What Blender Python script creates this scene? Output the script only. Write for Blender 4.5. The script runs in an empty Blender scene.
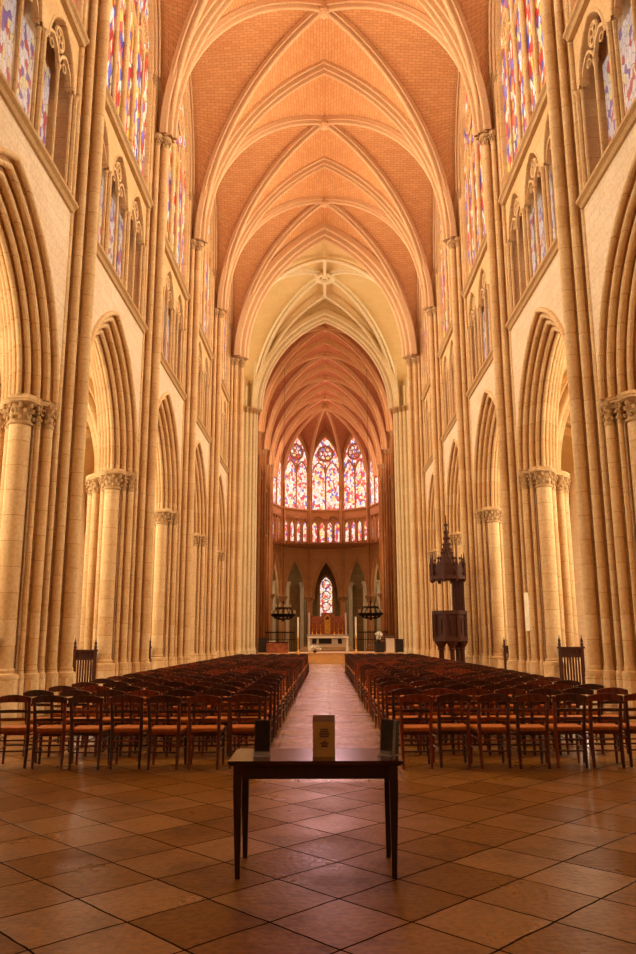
import bpy, math, random
from mathutils import Vector, Matrix, Euler
random.seed(7)
PI = math.pi
C = bpy.context.scene.collection
sc = bpy.context.scene

# ------------------------------------------------------------------ helpers
class MB:
    """collects shapes; build() links them as ONE mesh object"""
    def __init__(s): s.v=[]; s.f=[]; s.m=[]; s.uv={}
    def add(s, vs, fs, mi=0, uvs=None):
        b=len(s.v); s.v+= [tuple(p) for p in vs]
        for f in fs: s.f.append(tuple(b+i for i in f)); s.m.append(mi)
        if uvs:
            for i,u in enumerate(uvs): s.uv[b+i]=u
        return s
    def box(s, c, d, mi=0, rot=None):
        x,y,z=[k/2 for k in d]; vs=[Vector((a*x,b*y,e*z)) for e in(-1,1) for b in(-1,1) for a in(-1,1)]
        if rot is not None: vs=[rot@v for v in vs]
        vs=[v+Vector(c) for v in vs]
        return s.add(vs,[(0,2,3,1),(4,5,7,6),(0,1,5,4),(2,6,7,3),(0,4,6,2),(1,3,7,5)],mi)
    def bar(s, a, b, w, h, mi=0, up=Vector((0,0,1))):
        a=Vector(a); b=Vector(b); t=(b-a).normalized()
        if abs(t.dot(up))>.95: up=Vector((0,1,0))
        n=t.cross(up).normalized(); u=n.cross(t)
        vs=[p+n*i*w/2+u*j*h/2 for p in(a,b) for i,j in((-1,-1),(1,-1),(1,1),(-1,1))]
        return s.add(vs,[(3,2,1,0),(4,5,6,7),(0,1,5,4),(1,2,6,5),(2,3,7,6),(3,0,4,7)],mi)
    def tube(s, pts, rs, n=8, mi=0, cap=True):
        pts=[Vector(p) for p in pts]
        if not hasattr(rs,'__len__'): rs=[rs]*len(pts)
        rings=[]; vs=[]
        up=Vector((0,0,1)); t0=(pts[1]-pts[0]).normalized()
        if abs(t0.z)>.9: up=Vector((0,1,0))
        for i,p in enumerate(pts):
            t=(pts[min(i+1,len(pts)-1)]-pts[max(i-1,0)]).normalized()
            nn=t.cross(up).normalized(); bb=nn.cross(t)
            for k in range(n):
                a=2*PI*k/n; vs.append(p+nn*rs[i]*math.cos(a)+bb*rs[i]*math.sin(a))
        fs=[]
        for i in range(len(pts)-1):
            for k in range(n):
                k2=(k+1)%n; fs.append((i*n+k,i*n+k2,(i+1)*n+k2,(i+1)*n+k))
        if cap:
            fs.append(tuple(range(n-1,-1,-1))); L=(len(pts)-1)*n; fs.append(tuple(L+k for k in range(n)))
        fs=[tuple(reversed(f)) for f in fs]
        return s.add(vs,fs,mi)
    def lathe(s, prof, c=(0,0,0), n=16, mi=0, ph=0.0, sx=1, sy=1):
        vs=[];fs=[]
        for r,z in prof:
            for k in range(n):
                a=ph+2*PI*k/n; vs.append((c[0]+r*math.cos(a)*sx,c[1]+r*math.sin(a)*sy,c[2]+z))
        for i in range(len(prof)-1):
            for k in range(n):
                k2=(k+1)%n; fs.append((i*n+k,i*n+k2,(i+1)*n+k2,(i+1)*n+k))
        fs.append(tuple(range(n-1,-1,-1))); L=(len(prof)-1)*n; fs.append(tuple(L+k for k in range(n)))
        return s.add(vs,fs,mi)
    def prism(s, poly, z0, z1, mi=0):
        n=len(poly); vs=[(x,y,z0) for x,y in poly]+[(x,y,z1) for x,y in poly]
        fs=[(i,(i+1)%n,n+(i+1)%n,n+i) for i in range(n)]+[tuple(range(n-1,-1,-1)),tuple(range(n,2*n))]
        return s.add(vs,fs,mi)
    def ball(s, c, r, n=8, m=5, mi=0, sc3=(1,1,1)):
        prof=[]
        vs=[];fs=[]
        for j in range(1,m):
            t=PI*j/m
            for k in range(n):
                a=2*PI*k/n; vs.append((c[0]+r*sc3[0]*math.sin(t)*math.cos(a),c[1]+r*sc3[1]*math.sin(t)*math.sin(a),c[2]-r*sc3[2]*math.cos(t)))
        for j in range(m-2):
            for k in range(n):
                k2=(k+1)%n; fs.append((j*n+k,j*n+k2,(j+1)*n+k2,(j+1)*n+k))
        b=len(vs); vs+=[(c[0],c[1],c[2]-r*sc3[2]),(c[0],c[1],c[2]+r*sc3[2])]
        for k in range(n):
            fs.append((b,(k+1)%n,k)); fs.append((b+1,(m-2)*n+k,(m-2)*n+(k+1)%n))
        return s.add(vs,fs,mi)
    def torus(s, c, R, r, ax=0, N=20, n=6, mi=0):
        """ring; ax = axis of the hole (0 x, 1 y, 2 z)"""
        vs=[];fs=[]
        for i in range(N):
            a=2*PI*i/N
            for k in range(n):
                b=2*PI*k/n; rr=R+r*math.cos(b); p=(rr*math.cos(a),rr*math.sin(a),r*math.sin(b))
                if ax==0: p=(p[2],p[0],p[1])
                elif ax==1: p=(p[1],p[2],p[0])
                vs.append((c[0]+p[0],c[1]+p[1],c[2]+p[2]))
        for i in range(N):
            for k in range(n):
                i2=(i+1)%N;k2=(k+1)%n; fs.append((i*n+k,i2*n+k,i2*n+k2,i*n+k2))
        return s.add(vs,fs,mi)
    def grid(s, rows, mi=0, uvf=None, flip=False):
        n=len(rows[0]); vs=[p for r in rows for p in r]
        fs=[]
        for i in range(len(rows)-1):
            for k in range(n-1):
                f=(i*n+k,i*n+k+1,(i+1)*n+k+1,(i+1)*n+k); fs.append(f[::-1] if flip else f)
        return s.add(vs,fs,mi,uvf)
    def mesh(s, name, mats, smooth=None):
        me=bpy.data.meshes.new(name); me.from_pydata(s.v,[],s.f)
        for m in (mats if isinstance(mats,(list,tuple)) else [mats]): me.materials.append(m)
        me.polygons.foreach_set('material_index',s.m)
        if s.uv:
            l=me.uv_layers.new(name='UVMap')
            for lp in me.loops: l.data[lp.index].uv=s.uv.get(lp.vertex_index,(0,0))
        if smooth:
            me.polygons.foreach_set('use_smooth',[True]*len(me.polygons)); me.update()
            me.set_sharp_from_angle(angle=math.radians(smooth))
        me.update()
        return me
    def build(s, name, mats, parent=None, smooth=None, label=None, kind=None):
        o=bpy.data.objects.new(name,s.mesh(name,mats,smooth)); C.objects.link(o)
        if parent is not None: o.parent=parent
        if label: o['label']=label
        if kind: o['kind']=kind
        return o

def tag(o,label=None,cat=None,group=None,kind=None):
    if label: o['label']=label
    if cat: o['category']=cat
    if group: o['group']=group
    if kind: o['kind']=kind
    return o
def empty(name,loc=(0,0,0),rz=0):
    o=bpy.data.objects.new(name,None); C.objects.link(o); o.location=loc; o.rotation_euler=(0,0,rz); return o
KIDS={}
def kids(o):
    return [c for c in o.children]
def copy_tree(o,parent=None):
    c=o.copy(); C.objects.link(c)
    if parent is not None: c.parent=parent
    for ch in kids(o): copy_tree(ch,c)
    return c

def arch_pts(s,h,n=12,off=0.0):
    """pointed arch, half span s, rise h; points from -x spring over the apex to +x spring, offset outwards by off"""
    R=(s*s+h*h)/(2*s); cx=R-s; r=R+off
    a1=math.acos(max(-1,min(1,cx/r)))
    half=[(cx-r*math.cos(a1*i/n), r*math.sin(a1*i/n)) for i in range(n+1)]
    half[-1]=(0.0,half[-1][1])
    return half+[(-x,z) for x,z in reversed(half[:-1])]
def sweep_arch(mb,s,h,prof,origin,xd,yd,n=12,stilt=0.0,mi=0,flip=False,off0=0.0):
    o=Vector(origin); xd=Vector(xd); yd=Vector(yd); rows=[]
    for w,r in prof:
        pts=arch_pts(s,h,n,r+off0)
        if stilt: pts=[(pts[0][0],-stilt)]+pts+[(pts[-1][0],-stilt)]
        rows.append([o+xd*x+yd*w+Vector((0,0,z)) for x,z in pts])
    mb.grid(rows,mi,flip=flip)
def roll(cw,cr,rad,a0,a1,n=5):
    return [(cw+rad*math.cos(a0+(a1-a0)*i/n),cr+rad*math.sin(a0+(a1-a0)*i/n)) for i in range(n+1)]

# ------------------------------------------------------------------ materials
def new_mat(name):
    m=bpy.data.materials.new(name); m.use_nodes=True; nt=m.node_tree
    b=nt.nodes['Principled BSDF']; return m,nt,b
def N(nt,t,**kw):
    n=nt.nodes.new(t)
    for k,v in kw.items(): setattr(n,k,v)
    return n
def ramp(nt,cols,interp='LINEAR'):
    r=N(nt,'ShaderNodeValToRGB'); e=r.color_ramp; e.interpolation=interp
    while len(e.elements)<len(cols): e.elements.new(.5)
    for i,(p,c) in enumerate(cols): e.elements[i].position=p; e.elements[i].color=(*c,1)
    return r
def mix(nt,a,b,fac,blend='MIX'):
    m=N(nt,'ShaderNodeMix',data_type='RGBA',blend_type=blend)
    for sock,v in((m.inputs[6],a),(m.inputs[7],b),(m.inputs[0],fac)):
        if hasattr(v,'is_linked') or hasattr(v,'links'): nt.links.new(v,sock)
        elif isinstance(v,tuple): sock.default_value=(*v,1)
        else: sock.default_value=v
    return m.outputs[2]
def stone(name,c1,c2,joint,rowh=.42,bw=.85,rough=.85,mort=.012,bump=.25,blot=.35,uv=False,dark=(.35,.2,.08)):
    m,nt,b=new_mat(name); L=nt.links.new
    if uv:
        tc=N(nt,'ShaderNodeTexCoord'); vec=tc.outputs['UV']; pos=vec
    else:
        g=N(nt,'ShaderNodeNewGeometry'); pos=g.outputs['Position']
        sp=N(nt,'ShaderNodeSeparateXYZ'); L(pos,sp.inputs[0])
        ad=N(nt,'ShaderNodeMath',operation='ADD'); L(sp.outputs[0],ad.inputs[0]); L(sp.outputs[1],ad.inputs[1])
        oi=N(nt,'ShaderNodeObjectInfo'); zz=N(nt,'ShaderNodeMath',operation='MULTIPLY_ADD'); L(oi.outputs['Random'],zz.inputs[0]); zz.inputs[1].default_value=rowh if rowh<5 else 0; L(sp.outputs[2],zz.inputs[2])
        cb=N(nt,'ShaderNodeCombineXYZ'); L(ad.outputs[0],cb.inputs[0]); L(zz.outputs[0],cb.inputs[1]); vec=cb.outputs[0]
    br=N(nt,'ShaderNodeTexBrick'); L(vec,br.inputs['Vector'])
    br.inputs['Scale'].default_value=1; br.inputs['Brick Width'].default_value=bw; br.inputs['Row Height'].default_value=rowh
    br.inputs['Mortar Size'].default_value=mort; br.inputs['Mortar Smooth'].default_value=.3; br.inputs['Bias'].default_value=0
    br.inputs['Color1'].default_value=(*c1,1); br.inputs['Color2'].default_value=(*c2,1); br.inputs['Mortar'].default_value=(*joint,1)
    n1=N(nt,'ShaderNodeTexNoise'); n1.inputs['Scale'].default_value=1.1; n1.inputs['Detail'].default_value=6; n1.inputs['Roughness'].default_value=.7; L(pos,n1.inputs['Vector'])
    r1=ramp(nt,[(.45,(0,0,0)),(.75,(1,1,1))]); L(n1.outputs[0],r1.inputs[0])
    mu=N(nt,'ShaderNodeMath',operation='MULTIPLY'); L(r1.outputs[0],mu.inputs[0]); mu.inputs[1].default_value=blot
    col=mix(nt,br.outputs['Color'],dark,mu.outputs[0])
    n2=N(nt,'ShaderNodeTexNoise'); n2.inputs['Scale'].default_value=14; n2.inputs['Detail'].default_value=4; L(pos,n2.inputs['Vector'])
    r2=ramp(nt,[(.25,(.8,.78,.75)),(.6,(1,1,1))]); L(n2.outputs[0],r2.inputs[0])
    col=mix(nt,col,r2.outputs[0],1.0,'MULTIPLY')
    L(col,b.inputs['Base Color']); b.inputs['Roughness'].default_value=rough; b.inputs['Specular IOR Level'].default_value=.2
    bp=N(nt,'ShaderNodeBump'); bp.inputs['Strength'].default_value=bump; bp.inputs['Distance'].default_value=.02
    hs=N(nt,'ShaderNodeMath',operation='SUBTRACT'); L(n2.outputs[0],hs.inputs[0]); L(br.outputs['Fac'],hs.inputs[1]); L(hs.outputs[0],bp.inputs['Height'])
    L(bp.outputs[0],b.inputs['Normal'])
    return m
def plain(name,col,rough=.5,metal=0,noise=.25,scale=8,stretch=None,emit=None,estr=0,spec=.5):
    m,nt,b=new_mat(name); L=nt.links.new
    tc=N(nt,'ShaderNodeTexCoord'); v=tc.outputs['Object']
    if stretch:
        mp=N(nt,'ShaderNodeMapping'); mp.inputs['Scale'].default_value=stretch; L(v,mp.inputs[0]); v=mp.outputs[0]
    n=N(nt,'ShaderNodeTexNoise'); n.inputs['Scale'].default_value=scale; n.inputs['Detail'].default_value=5; L(v,n.inputs['Vector'])
    r=ramp(nt,[(.3,tuple(c*(1-noise) for c in col)),(.7,tuple(min(1,c*(1+noise)) for c in col))]); L(n.outputs[0],r.inputs[0])
    L(r.outputs[0],b.inputs['Base Color']); b.inputs['Roughness'].default_value=rough; b.inputs['Metallic'].default_value=metal
    b.inputs['Specular IOR Level'].default_value=spec
    if emit: b.inputs['Emission Color'].default_value=(*emit,1); b.inputs['Emission Strength'].default_value=estr
    return m
def glass_mat(name,cols,strength,sx=5.0,sy=3.0,lead=.06):
    m,nt,b=new_mat(name); L=nt.links.new
    tc=N(nt,'ShaderNodeTexCoord'); mp=N(nt,'ShaderNodeMapping'); mp.inputs['Scale'].default_value=(sx,sy,1); L(tc.outputs['UV'],mp.inputs[0])
    nz=N(nt,'ShaderNodeTexNoise'); nz.inputs['Scale'].default_value=1.3; L(mp.outputs[0],nz.inputs['Vector'])
    mm=N(nt,'ShaderNodeVectorMath',operation='ADD'); L(mp.outputs[0],mm.inputs[0]); L(nz.outputs['Color'],mm.inputs[1])
    vo=N(nt,'ShaderNodeTexVoronoi',voronoi_dimensions='2D'); vo.inputs['Scale'].default_value=1; L(mm.outputs[0],vo.inputs['Vector'])
    sp=N(nt,'ShaderNodeSeparateColor'); L(vo.outputs['Color'],sp.inputs[0])
    n=len(cols); r=ramp(nt,[(i/n,c) for i,c in enumerate(cols)],'CONSTANT'); L(sp.outputs[0],r.inputs[0])
    ve=N(nt,'ShaderNodeTexVoronoi',voronoi_dimensions='2D',feature='DISTANCE_TO_EDGE'); ve.inputs['Scale'].default_value=1; L(mm.outputs[0],ve.inputs['Vector'])
    gt=N(nt,'ShaderNodeMath',operation='GREATER_THAN'); gt.inputs[1].default_value=lead; L(ve.outputs['Distance'],gt.inputs[0])
    col=mix(nt,(.03,.02,.02),r.outputs[0],gt.outputs[0])
    L(col,b.inputs['Emission Color']); b.inputs['Emission Strength'].default_value=strength
    L(mix(nt,(.02,.02,.02),r.outputs[0],.3),b.inputs['Base Color']); b.inputs['Roughness'].default_value=.3
    return m

M={}
M['stone']=stone('nave_limestone',(.74,.51,.265),(.66,.42,.195),(.47,.25,.09),rowh=.55,bw=60,mort=.008,blot=.40,dark=(.55,.30,.11))
M['wallstone']=stone('spandrel_limestone',(.78,.62,.44),(.73,.56,.38),(.58,.41,.25),rowh=.32,bw=.7,mort=.008,blot=.25,dark=(.62,.40,.2))
M['rib']=stone('rib_limestone',(.70,.45,.24),(.70,.45,.24),(.70,.45,.24),rowh=50,bw=50,mort=.0,blot=.25,dark=(.58,.30,.13))
M['web']=stone('vault_web_masonry',(.70,.37,.16),(.62,.30,.12),(.42,.18,.06),rowh=.17,bw=.36,mort=.012,blot=.35,uv=True,bump=.35,dark=(.58,.24,.10))
M['pale']=stone('crossing_pale_plaster',(.78,.56,.27),(.74,.52,.24),(.62,.42,.19),rowh=.5,bw=1.2,mort=.006,blot=.2,uv=True,dark=(.6,.38,.16))
M['palestone']=stone('crossing_pale_stone',(.82,.68,.44),(.78,.63,.39),(.6,.42,.22),rowh=.55,bw=60,mort=.006,blot=.2,dark=(.66,.44,.2))
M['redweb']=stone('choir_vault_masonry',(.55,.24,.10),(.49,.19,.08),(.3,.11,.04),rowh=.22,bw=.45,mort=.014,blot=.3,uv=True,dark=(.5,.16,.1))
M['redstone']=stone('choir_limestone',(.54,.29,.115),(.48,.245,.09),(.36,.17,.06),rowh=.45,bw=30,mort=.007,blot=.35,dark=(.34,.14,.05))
M['choirrib']=stone('choir_rib_limestone',(.68,.42,.20),(.68,.42,.20),(.68,.42,.20),rowh=50,bw=50,mort=0,blot=.3,dark=(.45,.22,.09))
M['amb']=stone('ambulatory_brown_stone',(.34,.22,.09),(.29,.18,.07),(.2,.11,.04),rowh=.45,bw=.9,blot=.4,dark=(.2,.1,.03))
M['carved']=stone('carved_stone_with_shade',(.54,.35,.17),(.48,.30,.13),(.4,.24,.1),rowh=90,bw=90,blot=.6,bump=.6,dark=(.5,.28,.11))  # browner stone: shade of the carving and string tops put into the colour
M['wood']=plain('dark_chair_wood',(.092,.020,.006),.32,noise=.45,scale=5,stretch=(6,6,1))
nt=M['wood'].node_tree; b_=nt.nodes['Principled BSDF']; oi=N(nt,'ShaderNodeObjectInfo'); src=b_.inputs['Base Color'].links[0].from_socket
rr=ramp(nt,[(0,(.45,.42,.4)),(.55,(1,1,1)),(1,(2.5,1.9,1.5))]); nt.links.new(oi.outputs['Random'],rr.inputs[0])
nt.links.new(mix(nt,src,rr.outputs[0],1.0,'MULTIPLY'),b_.inputs['Base Color'])
M['wood2']=plain('dark_oak',(.060,.016,.006),.6,noise=.4,scale=4,stretch=(8,8,1),spec=.2)
M['rush']=plain('woven_rush',(.46,.125,.010),.7,noise=.35,scale=40,stretch=(1,6,1),spec=.12)
M['tablewood']=plain('polished_table_wood',(.060,.018,.009),.18,noise=.4,scale=3,stretch=(1,10,1))
M['tableleg']=plain('table_leg_wood',(.035,.010,.005),.4,noise=.3,scale=4,stretch=(8,8,1))
M['white']=plain('white_cloth',(.8,.74,.62),.7,noise=.06)
M['wax']=plain('candle_wax',(.85,.74,.52),.5,noise=.05)
M['iron']=plain('dark_iron',(.03,.022,.015),.5,metal=.6,noise=.3)
M['black']=plain('matt_black',(.02,.014,.012),.55,noise=.3)
M['gold']=plain('gilt_metal',(.8,.42,.07),.35,metal=.7,noise=.3,scale=5)
M['card']=plain('kraft_card',(.62,.34,.08),.7,noise=.12,scale=10)
M['card_dark']=plain('carton_top_band',(.14,.05,.015),.7,noise=.2)
M['ink']=plain('printed_ink',(.09,.035,.03),.7,noise=.1)
M['poster']=plain('dark_leaflet_print',(.022,.012,.010),.3,noise=.9,scale=25)
M['dais']=plain('pale_dais_wood',(.72,.42,.16),.5,noise=.15,scale=3,stretch=(1,1,8))
M['signboard']=plain('cream_signboard',(.85,.75,.55),.6,noise=.08)
M['rimmat']=plain('acrylic_edge',(.20,.10,.06),.2,noise=.2)
M['redcloth']=plain('russet_retable',(.30,.085,.03),.6,noise=.5,scale=4)
m,nt,b=new_mat('clear_acrylic'); b.inputs['Base Color'].default_value=(.9,.85,.8,1); b.inputs['Roughness'].default_value=.08; b.inputs['Alpha'].default_value=.22; M['acrylic']=m
NAVE=[(.62,.02,.02),(.85,.55,.08),(.08,.07,.40),(.95,.82,.55),(.70,.05,.03),(.20,.16,.55),(.95,.70,.25),(.55,.12,.18),(.9,.85,.75),(.75,.2,.08)]
APSE=[(.75,.10,.08),(.95,.78,.60),(.20,.16,.55),(.98,.84,.72),(.85,.22,.12),(.95,.62,.2),(.92,.68,.66),(.60,.07,.10),(.95,.80,.72),(.85,.45,.35),(.92,.7,.5)]
M['glass_nave']=glass_mat('nave_stained_glass',NAVE,.85,6.5,2.6)
M['glass_apse']=glass_mat('apse_stained_glass',APSE,1.25,4.5,3.2,.05)
M['glass_tri']=glass_mat('triforium_stained_glass',[(.80,.60,.50),(.85,.68,.60),(.30,.16,.35),(.85,.62,.3),(.8,.62,.55),(.75,.56,.50),(.6,.12,.1)],.55,7.0,4.5,.04)
M['glass_aisle']=glass_mat('aisle_pale_glass',[(.95,.75,.4),(.9,.68,.32),(.98,.82,.5),(.85,.6,.3)],1.2,4,4)

# floor: big worn slabs laid on the diagonal in front, straight courses down the aisle
def floor_mat(name,rot,size,bw,off,orig,c1,c2,joint,rough,polish=(.06,.36)):
    m,nt,b=new_mat(name); L=nt.links.new
    g=N(nt,'ShaderNodeNewGeometry'); mp=N(nt,'ShaderNodeMapping')
    mp.vector_type='TEXTURE'; mp.inputs['Location'].default_value=(orig[0],orig[1],0); mp.inputs['Rotation'].default_value=(0,0,rot); mp.inputs['Scale'].default_value=(size,size,1)
    L(g.outputs['Position'],mp.inputs[0])
    wn=N(nt,'ShaderNodeTexNoise'); wn.inputs['Scale'].default_value=3.5; L(g.outputs['Position'],wn.inputs['Vector'])
    sb=N(nt,'ShaderNodeVectorMath',operation='SUBTRACT'); L(wn.outputs['Color'],sb.inputs[0]); sb.inputs[1].default_value=(.5,.5,.5)
    scl=N(nt,'ShaderNodeVectorMath',operation='SCALE'); L(sb.outputs[0],scl.inputs[0]); scl.inputs['Scale'].default_value=.05
    ad=N(nt,'ShaderNodeVectorMath',operation='ADD'); L(mp.outputs[0],ad.inputs[0]); L(scl.outputs[0],ad.inputs[1])
    br=N(nt,'ShaderNodeTexBrick'); br.offset=off; br.offset_frequency=3 if off else 2; L(ad.outputs[0],br.inputs['Vector'])
    br.inputs['Scale'].default_value=1; br.inputs['Brick Width'].default_value=bw; br.inputs['Row Height'].default_value=1
    br.inputs['Mortar Size'].default_value=.015; br.inputs['Mortar Smooth'].default_value=.3
    br.inputs['Color1'].default_value=(*c1,1); br.inputs['Color2'].default_value=(*c2,1); br.inputs['Mortar'].default_value=(*joint,1)
    n1=N(nt,'ShaderNodeTexNoise'); n1.inputs['Scale'].default_value=1.4; n1.inputs['Detail'].default_value=7; n1.inputs['Roughness'].default_value=.65; L(g.outputs['Position'],n1.inputs['Vector'])
    r1=ramp(nt,[(.50,(1,1,1)),(.72,(.40,.33,.27))]); L(n1.outputs[0],r1.inputs[0])
    col=mix(nt,br.outputs['Color'],r1.outputs[0],.85,'MULTIPLY')
    n2=N(nt,'ShaderNodeTexNoise'); n2.inputs['Scale'].default_value=22; n2.inputs['Detail'].default_value=5; L(g.outputs['Position'],n2.inputs['Vector'])
    r2=ramp(nt,[(.35,(.6,.55,.5)),(.6,(1,1,1))]); L(n2.outputs[0],r2.inputs[0])
    col=mix(nt,col,r2.outputs[0],.8,'MULTIPLY'); L(col,b.inputs['Base Color'])
    # some slabs are worn to a polish, others are dull
    b2=N(nt,'ShaderNodeTexBrick'); b2.offset=off; b2.offset_frequency=br.offset_frequency; L(ad.outputs[0],b2.inputs['Vector'])
    for k_ in('Scale','Brick Width','Row Height','Mortar Size','Mortar Smooth'): b2.inputs[k_].default_value=br.inputs[k_].default_value
    b2.inputs['Color1'].default_value=(0,0,0,1); b2.inputs['Color2'].default_value=(1,1,1,1); b2.inputs['Mortar'].default_value=(0,0,0,1)
    sq=N(nt,'ShaderNodeMath',operation='POWER'); L(b2.outputs['Color'],sq.inputs[0]); sq.inputs[1].default_value=1.8
    sm=N(nt,'ShaderNodeMapRange'); L(sq.outputs[0],sm.inputs[0]); sm.inputs[3].default_value=polish[0]; sm.inputs[4].default_value=polish[1]
    s2=N(nt,'ShaderNodeMapRange'); L(br.outputs['Fac'],s2.inputs[0]); s2.inputs[3].default_value=1; s2.inputs[4].default_value=0
    s3=N(nt,'ShaderNodeMath',operation='MULTIPLY'); L(sm.outputs[0],s3.inputs[0]); L(s2.outputs[0],s3.inputs[1]); L(s3.outputs[0],b.inputs['Specular IOR Level'])
    rr=N(nt,'ShaderNodeMapRange'); L(n1.outputs[0],rr.inputs[0]); rr.inputs[1].default_value=.3; rr.inputs[2].default_value=.7; rr.inputs[3].default_value=rough-.06; rr.inputs[4].default_value=rough+.12
    L(rr.outputs[0],b.inputs['Roughness'])
    # each slab is dished and sits a little differently, so it catches the light differently
    n3=N(nt,'ShaderNodeTexNoise'); n3.inputs['Scale'].default_value=2.6; n3.inputs['Detail'].default_value=2; L(g.outputs['Position'],n3.inputs['Vector'])
    h1=N(nt,'ShaderNodeMath',operation='MULTIPLY_ADD'); L(n3.outputs[0],h1.inputs[0]); h1.inputs[1].default_value=.9; L(n2.outputs[0],h1.inputs[2])
    h2=N(nt,'ShaderNodeMath',operation='MULTIPLY_ADD'); L(br.outputs['Fac'],h2.inputs[0]); h2.inputs[1].default_value=-1.5; L(h1.outputs[0],h2.inputs[2])
    bp=N(nt,'ShaderNodeBump'); bp.inputs['Strength'].default_value=.28; bp.inputs['Distance'].default_value=.012; L(h2.outputs[0],bp.inputs['Height']); L(bp.outputs[0],b.inputs['Normal'])
    return m
M['floor']=floor_mat('diagonal_floor_slabs',PI/4,.568,1.0,0.0,(-.01,5.21),(.23,.086,.008),(.35,.14,.016),(.03,.011,.004),.30)
M['aisle']=floor_mat('straight_aisle_slabs',0,.42,1.9,.5,(0,9),(.40,.19,.075),(.54,.28,.125),(.12,.05,.02),.22,(.25,.6))  # paler pink-orange base also carries the reflection along the aisle

# ------------------------------------------------------------------ dimensions (metres)
B=7.6; PY=[10.05,17.65,25.25,32.85,40.45]; YW=48.05; YE=59.7
CY=[66.3,73.0,79.6]; YA=85.8; RA=6.2
XC=6.75; XW=6.2; ZC=6.8; ZS=11.9; ZK=16.55; ZV=19.4; ZF=21.7; ZT=28.2

# ------------------------------------------------------------------ floor
mb=MB()
mb.add([(-14,-14,0),(14,-14,0),(14,9.2,0),(-14,9.2,0)],[(0,1,2,3)],0)
mb.add([(-14,9.2,0),(-.86,9.2,0),(-.86,110,0),(-14,110,0)],[(0,1,2,3)],0)
mb.add([(.86,9.2,0),(14,9.2,0),(14,110,0),(.86,110,0)],[(0,1,2,3)],0)
mb.add([(-.86,9.2,0),(.86,9.2,0),(.86,110,0),(-.86,110,0)],[(0,1,2,3)],1)
mb.add([(-28,48.5,0),(-14,48.5,0),(-14,59.3,0),(-28,59.3,0)],[(0,1,2,3)],0)
mb.add([(14,48.5,0),(28,48.5,0),(28,59.3,0),(14,59.3,0)],[(0,1,2,3)],0)
tag(mb.build('floor',[M['floor'],M['aisle']]),'worn brown stone slab floor of the nave','floor',kind='structure')

# ------------------------------------------------------------------ pillars
def capital_mb(mb,u,v,r,z,hh=.5):
    hh=hh*1.2
    """foliate capital: bell, two rings of crockets, octagonal abacus; its top is at z"""
    mb.lathe([(r*1.0,-hh),(r*1.18,-hh+.03),(r*1.18,-hh+.07),(r*1.02,-hh+.09),(r*1.02,-hh*.45),(r*1.25,-.14)],(u,v,z),14)
    k=max(7,int(r*46))
    for row,(rr,zz,sz) in enumerate(((1.18,-hh*.74,.22),(1.35,-hh*.50,.25),(1.58,-.20,.28))):
        for i in range(k):
            a=2*PI*(i+.5*row)/k
            mb.ball((u+r*rr*math.cos(a),v+r*rr*math.sin(a),z+zz),max(.03,r*sz*.72),6,4,sc3=(1,1,1.5))
    mb.lathe([(r*1.5,-.14),(r*1.72,-.09),(r*1.72,-.03),(r*1.62,0)],(u,v,z),8,ph=PI/8)
ARCH_SH=[(-.08,1.0,.235),(.43,.69,.105),(.28,.90,.05),(-.43,.69,.105),(-.28,.90,.05),(-.78,.36,.12)]
RESP=[(.93,0,.14),(.71,.235,.095),(.535,.44,.07)]
def make_pillar(st,name,tall=True,xtra=0.0):
    root=empty(name); root['kind']='structure'
    pl=MB(); zp=.95
    shafts=[]
    for u,v,r in ARCH_SH:
        for sg in (1,-1): shafts.append((u,v*sg,r,ZC-.5,True))
    shafts.append((-1.02,0,.13,ZC-.5,True))
    for u,v,r in RESP:
        for sg in ((1,-1) if v else (1,)): shafts.append((u+xtra,v*sg,r,(ZV if r>.09 else ZF)-.35,False))
    for u,v,r,zt,arc in shafts:
        m_=MB(); m_.tube([(u,v,zp),(u,v,zp+.0001),(u,v,zt)],[r,r,r],14)
        m_.build('shaft',st,root,50)
        if r>.07 or True:
            R=r*1.0
            pl.lathe([(R*1.75,0),(R*1.75,.35),(R*1.6,.40),(R*1.6,.74),(R*1.35,.76)],(u,v,0),8,ph=PI/8)
            pl.lathe([(R*1.5,.74),(R*1.58,.80),(R*1.5,.86),(R*1.12,.89),(R*1.2,.93),(R*1.05,.98)],(u,v,0),14)
        cp=MB()
        if arc: capital_mb(cp,u,v,r,ZC,.5)
        else: capital_mb(cp,u,v,r,(ZV if r>.09 else ZF),.38)
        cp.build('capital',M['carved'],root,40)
    core=[(.83,.05),(.66,.07),(.64,.20),(.46,.24),(.46,.40),(.34,.46),(.36,.62),(.16,.64),(.14,.82),(-.14,.82),(-.16,.64),(-.36,.62),(-.34,.46),(-.68,.36),(-.9,.1)]
    core=core+[(x,-y) for x,y in reversed(core)]
    core=[(x,y) for x,y in reversed(core)]
    co=MB(); co.prism(core,0,ZC+.05)
    bk=[(.83,.05),(.66,.07),(.64,.20),(.46,.24),(.46,.42),(.3,.52),(-.4,.52)]; bk=bk+[(x,-y) for x,y in reversed(bk)]; bk=[(x,y) for x,y in reversed(bk)]
    co.prism(bk,ZC,ZF+.2)
    ab=[(.5,.5),(.62,.72),(.44,.92),(.34,1.02),(.30,1.22),(.2,1.42),(-.2,1.42),(-.30,1.22),(-.44,.92),(-.62,.8),(-.98,.5),(-1.2,.15)]; ab=ab+[(x,-y) for x,y in reversed(ab)]; ab=[(x,y) for x,y in reversed(ab)]
    am_=MB(); am_.prism([(x*.97,y*.97) for x,y in ab],ZC-.10,ZC-.06); am_.prism(ab,ZC-.06,ZC+.03); am_.build('abacus',st,root)
    co.build('core',st,root)
    pl.prism([(x*1.12,y*1.12) for x,y in core],0,.40); pl.prism([(x*1.05,y*1.05) for x,y in core],.40,.78)
    pl.build('plinth',st,root,40)
    return root
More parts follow.
